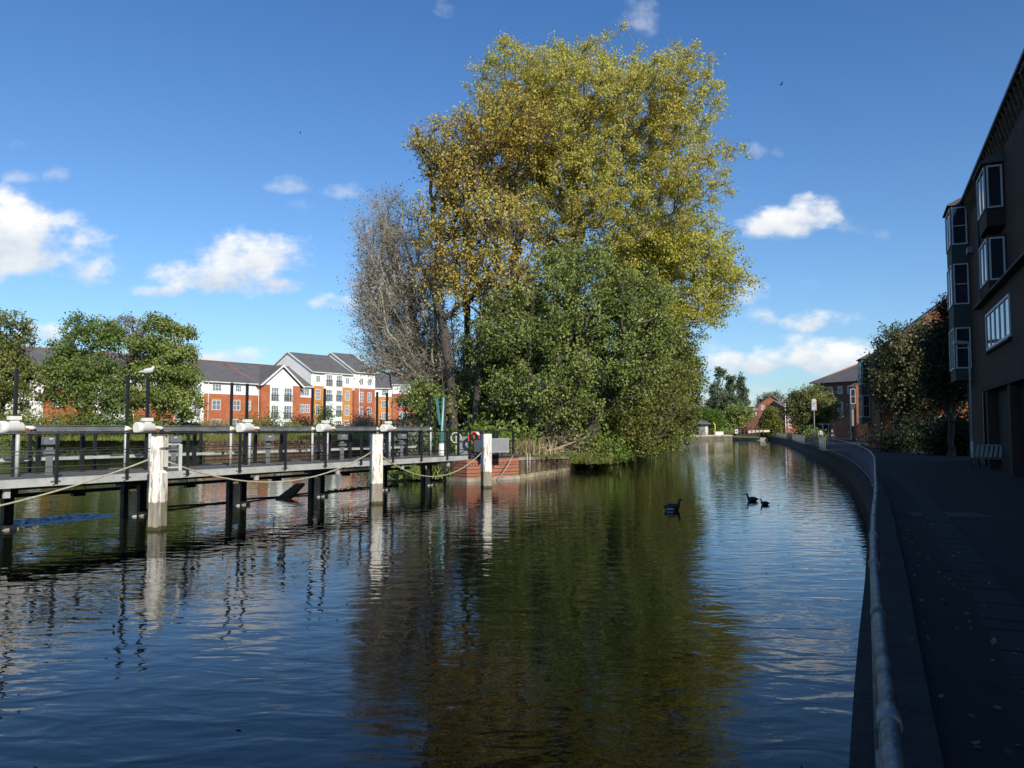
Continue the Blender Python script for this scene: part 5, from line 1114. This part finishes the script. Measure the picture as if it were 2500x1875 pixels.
rt('towpath_tree', 'darker tree close against the tall dark flats', 2320, 48, [(2330, 760, 26, 40, 0, 1.4, 1), (2318, 840, 40, 60, 0, 2, 1), (2315, 920, 50, 60, 0, 2, 1)], 300, 60, .17, .16, LDARK, 52)
rt('round_tree', 'neat round topped tree beside the hanging pub sign', 1975, 118, [(1980, 995, 58, 52, 0, 3.6, 1), (1975, 1030, 40, 22, 0, 3, .6)], 380, 60, .27, .28, leafmat('bronze_green_leaves', [(.07, .09, .02), (.14, .17, .04), (.24, .23, .07), (.34, .27, .13)], .5, .3), 53)
rt('conical_tree', 'small conical yellow green tree in front of the red gabled houses', 1882, 178, [(1882, 1035, 24, 22, 0, 2.5, 1), (1882, 1012, 16, 16, 0, 2, 1), (1882, 1048, 22, 10, 0, 2, 1)], 220, 40, .34, .3, leafmat('yellow_green_leaves', [(.10, .11, .02), (.18, .19, .03), (.22, .20, .04)], .5, .3), 54, fork=.1)
rt('distant_tree', 'pale round tree behind the steep red gable', 1885, 260, [(1883, 980, 32, 20, 0, 4, 1), (1870, 990, 20, 15, 0, 4, 1)], 150, 40, .5, .5, LSILVER, 55)
make_tree('feathery_tree', 'tall feathery blue green tree rising over the far landing', 'tree', (px_x(1778, 195), 195, PZ), blobs_px([(1757, 912, 11, 19, 0, 2, 1), (1752, 945, 16, 16, 0, 2, 1), (1783, 925, 10, 14, 0, 2, 1), (1785, 948, 14, 12, 0, 2, 1), (1808, 930, 10, 20, 0, 2, 1), (1812, 958, 13, 16, 0, 2, 1), (1768, 968, 30, 12, 0, 4, 1), (1745, 985, 20, 14, 0, 3, 1), (1790, 990, 34, 14, 0, 4, 1), (1740, 955, 7, 14, 0, 1, 1), (1810, 978, 16, 10, 0, 3, 1)], 195), 700, 34, .36, .22, LFIR, DBARK, .45, None, 1, 56, 3, .5, 2.8, .25, .4, .3)
rt('distant_tree', 'low green tree right of the feathery tree trunk', 1800, 185, [(1800, 1010, 34, 20, 0, 4, 1), (1770, 1030, 40, 18, 0, 4, 1)], 240, 40, .4, .4, LGREEN, 57, fork=.15)
rt('distant_tree', 'dark green weeping tree behind the kiosk', 1738, 182, [(1740, 1030, 22, 26, 0, 3, 1), (1715, 1015, 22, 20, 0, 3, 1)], 200, 40, .4, .4, LBRIGHT, 58, fork=.15)
rt('added_shade_tree', 'unseen tree added behind the tall flats to shade the gabled flats', 2455, 57, [(2455, 830, 110, 120, 0, 3.5, 1), (2400, 900, 80, 90, 0, 3, 1)], 260, 60, .2, .22, LDARK, 61)  # added out of view, only to block sun from the gabled flats
rt('added_shade_tree', 'unseen tree added behind the gabled flats to shade the small brick house', 2340, 93, [(2340, 930, 60, 60, 0, 3.5, 1), (2290, 950, 50, 50, 0, 3, 1)], 220, 60, .25, .25, LDARK, 62)  # added out of view so its shade falls on the small house
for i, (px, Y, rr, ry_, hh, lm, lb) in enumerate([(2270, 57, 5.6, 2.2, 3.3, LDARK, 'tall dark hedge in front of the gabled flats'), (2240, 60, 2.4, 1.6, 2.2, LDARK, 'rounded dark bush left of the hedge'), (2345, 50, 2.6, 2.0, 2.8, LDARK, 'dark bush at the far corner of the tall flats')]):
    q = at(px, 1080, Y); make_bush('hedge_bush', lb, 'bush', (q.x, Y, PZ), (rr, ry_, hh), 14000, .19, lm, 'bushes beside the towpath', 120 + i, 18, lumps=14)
for i, (px, Y, rr, hh, lm, lb) in enumerate([(1985, 108, 2.2, 1.8, LGREEN, 'green shrub under the pub sign'), (1700, 174, 4, 3.2, LBRIGHT, 'light green shrub left of the kiosk'), (1765, 180, 5, 2.4, LGREEN, 'green shrub behind the white planter'), (1950, 150, 2.5, 2.6, LOLIVE, 'olive shrub left of the round tree trunk'), (1860, 182, 2.6, 2.4, LRED, 'reddish shrub beside the conical tree')]):
    q = at(px, 1055, Y); make_bush('far_shrub', lb, 'shrub', (q.x, Y, PZ), (rr, rr * .8, hh), 2200, .3, lm, 'shrubs at the far end of the river', 140 + i, 12, lumps=8)
# far wooded skyline closing the view
def backdrop_tree(px, Y, w_, h_, seed, lb): 
    q = at(px, 1050, Y); make_bush('skyline_tree', lb, 'tree', (q.x, Y, 1), (w_, 4, h_), 2600, .8, LGREEN, 'trees on the far skyline', seed, 14, lumps=10)
for i, (px, Y, w_, h_, lb) in enumerate([(1640, 230, 10, 9, 'far dark tree behind the narrow end of the island'), (1720, 240, 9, 8, 'far tree behind the kiosk'), (1830, 240, 10, 5, 'far low tree behind the long dark range'), (1560, 210, 10, 10, 'far tree hidden behind the island wood'), (1960, 230, 9, 6, 'far tree behind the round tree'), (1060, 175, 11, 7, 'far tree beyond the farther brick block'), (1160, 175, 12, 8, 'far tree glimpsed through the island wood'), (1280, 180, 12, 7, 'far tree behind the island undergrowth')]):
    backdrop_tree(px, Y, w_, h_, 160 + i, lb)
# small plant on the river wall
make_bush('wall_plant', 'small dark weed growing out of the river wall near the bottom edge', 'plant', (1.44, 3.92, .52), (.17, .12, .36), 46, .085, LDARK, None, 200, 7, lumps=3)

# ================================================================== BIRDS AND PEOPLE
def skinned(name, pts, edges, m, parent=None, sub=2, root=0, loc=(0, 0, 0)):
    me = bpy.data.meshes.new(name); me.from_pydata([p[:3] for p in pts], edges, []); me.materials.append(m)
    o = link(name, me, parent, loc=loc); sk = o.modifiers.new('skin', 'SKIN'); sk.use_smooth_shade = True
    if not me.skin_vertices: me.skin_vertices.new() if hasattr(me.skin_vertices, 'new') else None
    lay = me.skin_vertices[0].data
    for i, p in enumerate(pts): lay[i].radius = (p[3], p[4] if len(p) > 4 else p[3]); lay[i].use_root = (i == root)
    s = o.modifiers.new('sub', 'SUBSURF'); s.levels = sub; s.render_levels = sub
    return o
DKF = mat('dark_feathers', (.018, .016, .016), (.03, .028, .026), 9, .6); WHF = mat('white_feathers', (.55, .55, .55), (.4, .4, .4), 8, .7); BILL = mat('dark_bill', (.05, .045, .03))
def duck(px, py, Y, face, scale, label, m=DKF, white=False):
    q = at(px, py, Y); b = thing('duck', label, 'duck', (q.x, Y, 0), 0 if face > 0 else math.pi, 'birds swimming on the river'); s = scale
    P = [(-.27 * s, 0, .10 * s, .018 * s), (-.17 * s, 0, .075 * s, .075 * s), (-.04 * s, 0, .06 * s, .12 * s), (.08 * s, 0, .07 * s, .11 * s), (.14 * s, 0, .14 * s, .05 * s), (.155 * s, 0, .22 * s, .03 * s), (.175 * s, 0, .285 * s, .05 * s), (.225 * s, 0, .28 * s, .028 * s)]
    skinned('body', P, [(i, i + 1) for i in range(7)], m, b, root=2)
    MB().tube([(.235 * s, 0, .280 * s), (.255 * s, 0, .275 * s), (.275 * s, 0, .27 * s)], [.02 * s, .015 * s, .006 * s], 8).build('bill', BILL, b)
    for y in (-1, 1): skinned('wing', [(-.22 * s, y * .04 * s, .11 * s, .012 * s, .02 * s), (-.08 * s, y * .085 * s, .10 * s, .015 * s, .05 * s), (.05 * s, y * .075 * s, .09 * s, .012 * s, .04 * s)], [(0, 1), (1, 2)], m, b, 1)
    if white:
        for y in (-1, 1): skinned('flank', [(-.2 * s, y * .06 * s, .035 * s, .03 * s), (-.08 * s, y * .095 * s, .035 * s, .035 * s), (.02 * s, y * .085 * s, .03 * s, .025 * s)], [(0, 1), (1, 2)], WHF, b, 1)
    return b
duck(1644, 1243, 24.3, 1, 1.15, 'dark duck with pale flank swimming right on the tree reflection', white=True)
duck(1835, 1222, 27.3, -1, .88, 'dark long necked duck swimming left, the larger of two together')
duck(1866, 1231, 26.0, -1, .66, 'smaller dark duck following behind the long necked one')
# gull on the tall post
gp = DF(4.6 + .32, 1.7, 4.03)
gl_ = thing('gull', 'white gull perched on top of the tall black weir post', 'bird', tuple(gp), R(10))
skinned('body', [(-.26, 0, .15, .012), (-.13, 0, .17, .05), (-.01, 0, .18, .095), (.09, 0, .21, .08), (.13, 0, .29, .042), (.16, 0, .335, .048)], [(i, i + 1) for i in range(5)], WHF, gl_, root=2)
MB().tube([(.20, 0, .335), (.26, 0, .325)], [.014, .004], 6).build('bill', mat('yellow_bill', (.6, .45, .1)), gl_)
for y in (-.03, .03): MB().tube([(0, y, .0), (0, y, .12)], .008, 5).build('leg', BILL, gl_)
for (px, py, Y, lb) in ((735, 327, 60, 'tiny gull flying in the open sky left of the trees'), (1907, 207, 60, 'tiny dark bird flying in the sky right of the poplar')):
    q = at(px, py, Y); fb = thing('flying_bird', lb, 'bird', tuple(q))
    skinned('body', [(-.12, 0, 0, .015), (0, 0, 0, .04), (.12, 0, .01, .025)], [(0, 1), (1, 2)], WHF if px < 1000 else DKF, fb, 1, 1)
    for y in (-1, 1): MB().hexa([(-.05, y * .03, 0), (.06, y * .03, 0), (.02, y * .32, .10), (-.04, y * .32, .10), (-.05, y * .03, .012), (.06, y * .03, .012), (.02, y * .32, .108), (-.04, y * .32, .108)]).build('wing', WHF if px < 1000 else DKF, fb)

def person(x, y, rot, label, top, legs, hair=HAIRM, stride=.16, h=1.72):
    p = thing('person', label, 'person', (x, y, PZ), rot, 'people on the distant towpath'); k = h / 1.72
    P = [(0, 0, .95, .14, .10), (0, 0, 1.18, .125, .09), (0, 0, 1.36, .16, .10), (0, 0, 1.46, .07), (0, -.01, 1.54, .055), (0, -.01, 1.64, .088, .10),
         (-.09, 0, .88, .085), (-.10, -stride, .48, .058), (-.10, -stride * .9, .08, .042), (-.10, -stride - .13, .03, .035),
         (.09, 0, .88, .085), (.10, stride * .7, .48, .058), (.10, stride * 1.5, .09, .042), (.10, stride * 1.3 - .12, .03, .035),
         (-.18, 0, 1.38, .055), (-.23, .05, 1.12, .042), (-.21, -.06, .90, .032), (-.20, -.09, .80, .03), (.18, 0, 1.38, .055), (.23, -.03, 1.12, .042), (.21, -.14, .92, .032), (.20, -.17, .83, .03)]
    P = [(a[0] * k, a[1] * k, a[2] * k) + tuple(q * k for q in a[3:]) for a in P]
    E = [(0, 1), (1, 2), (2, 3), (3, 4), (4, 5), (0, 6), (6, 7), (7, 8), (8, 9), (0, 10), (10, 11), (11, 12), (12, 13), (2, 14), (14, 15), (15, 16), (16, 17), (2, 18), (18, 19), (19, 20), (20, 21)]
    skinned('body', P, E, SKINM, p)
    g_ = .018
    skinned('jacket', [(a[0], a[1], a[2]) + tuple(q + g_ for q in a[3:]) for a in [P[i] for i in (0, 1, 2, 14, 15, 16, 18, 19, 20)]], [(0, 1), (1, 2), (2, 3), (3, 4), (4, 5), (2, 6), (6, 7), (7, 8)], top, p)
    skinned('trousers', [(a[0], a[1], a[2]) + tuple(q + g_ for q in a[3:]) for a in [P[i] for i in (0, 6, 7, 8, 10, 11, 12)]], [(0, 1), (1, 2), (2, 3), (0, 4), (4, 5), (5, 6)], legs, p)
    skinned('hair', [(0, .03 * k, 1.62 * k, .07 * k), (0, .01 * k, 1.70 * k, .082 * k)], [(0, 1)], hair, p, 1)
BLK = mat('black_cloth', (.015, .015, .017)); DNM = mat('denim', (.04, .06, .11)); PALE = mat('pale_cloth', (.45, .46, .5)); GRY = mat('grey_cloth', (.18, .19, .2))
q = at(2031, 1048, 88); person(q.x, 88, R(20), 'person in black walking on the towpath in front of the dark wall', BLK, BLK)
q = at(2003, 1048, 98); person(q.x, 98, R(-10), 'person in a pale blue top near the glazed shelter', PALE, DNM)
q = at(1955, 1048, 120); person(q.x, 120, R(30), 'white haired person leaning by the far railing', GRY, DNM, PALE)
q = at(1945, 1048, 122); person(q.x, 122, R(-30), 'person in grey beside the white haired one at the far railing', GRY, BLK)
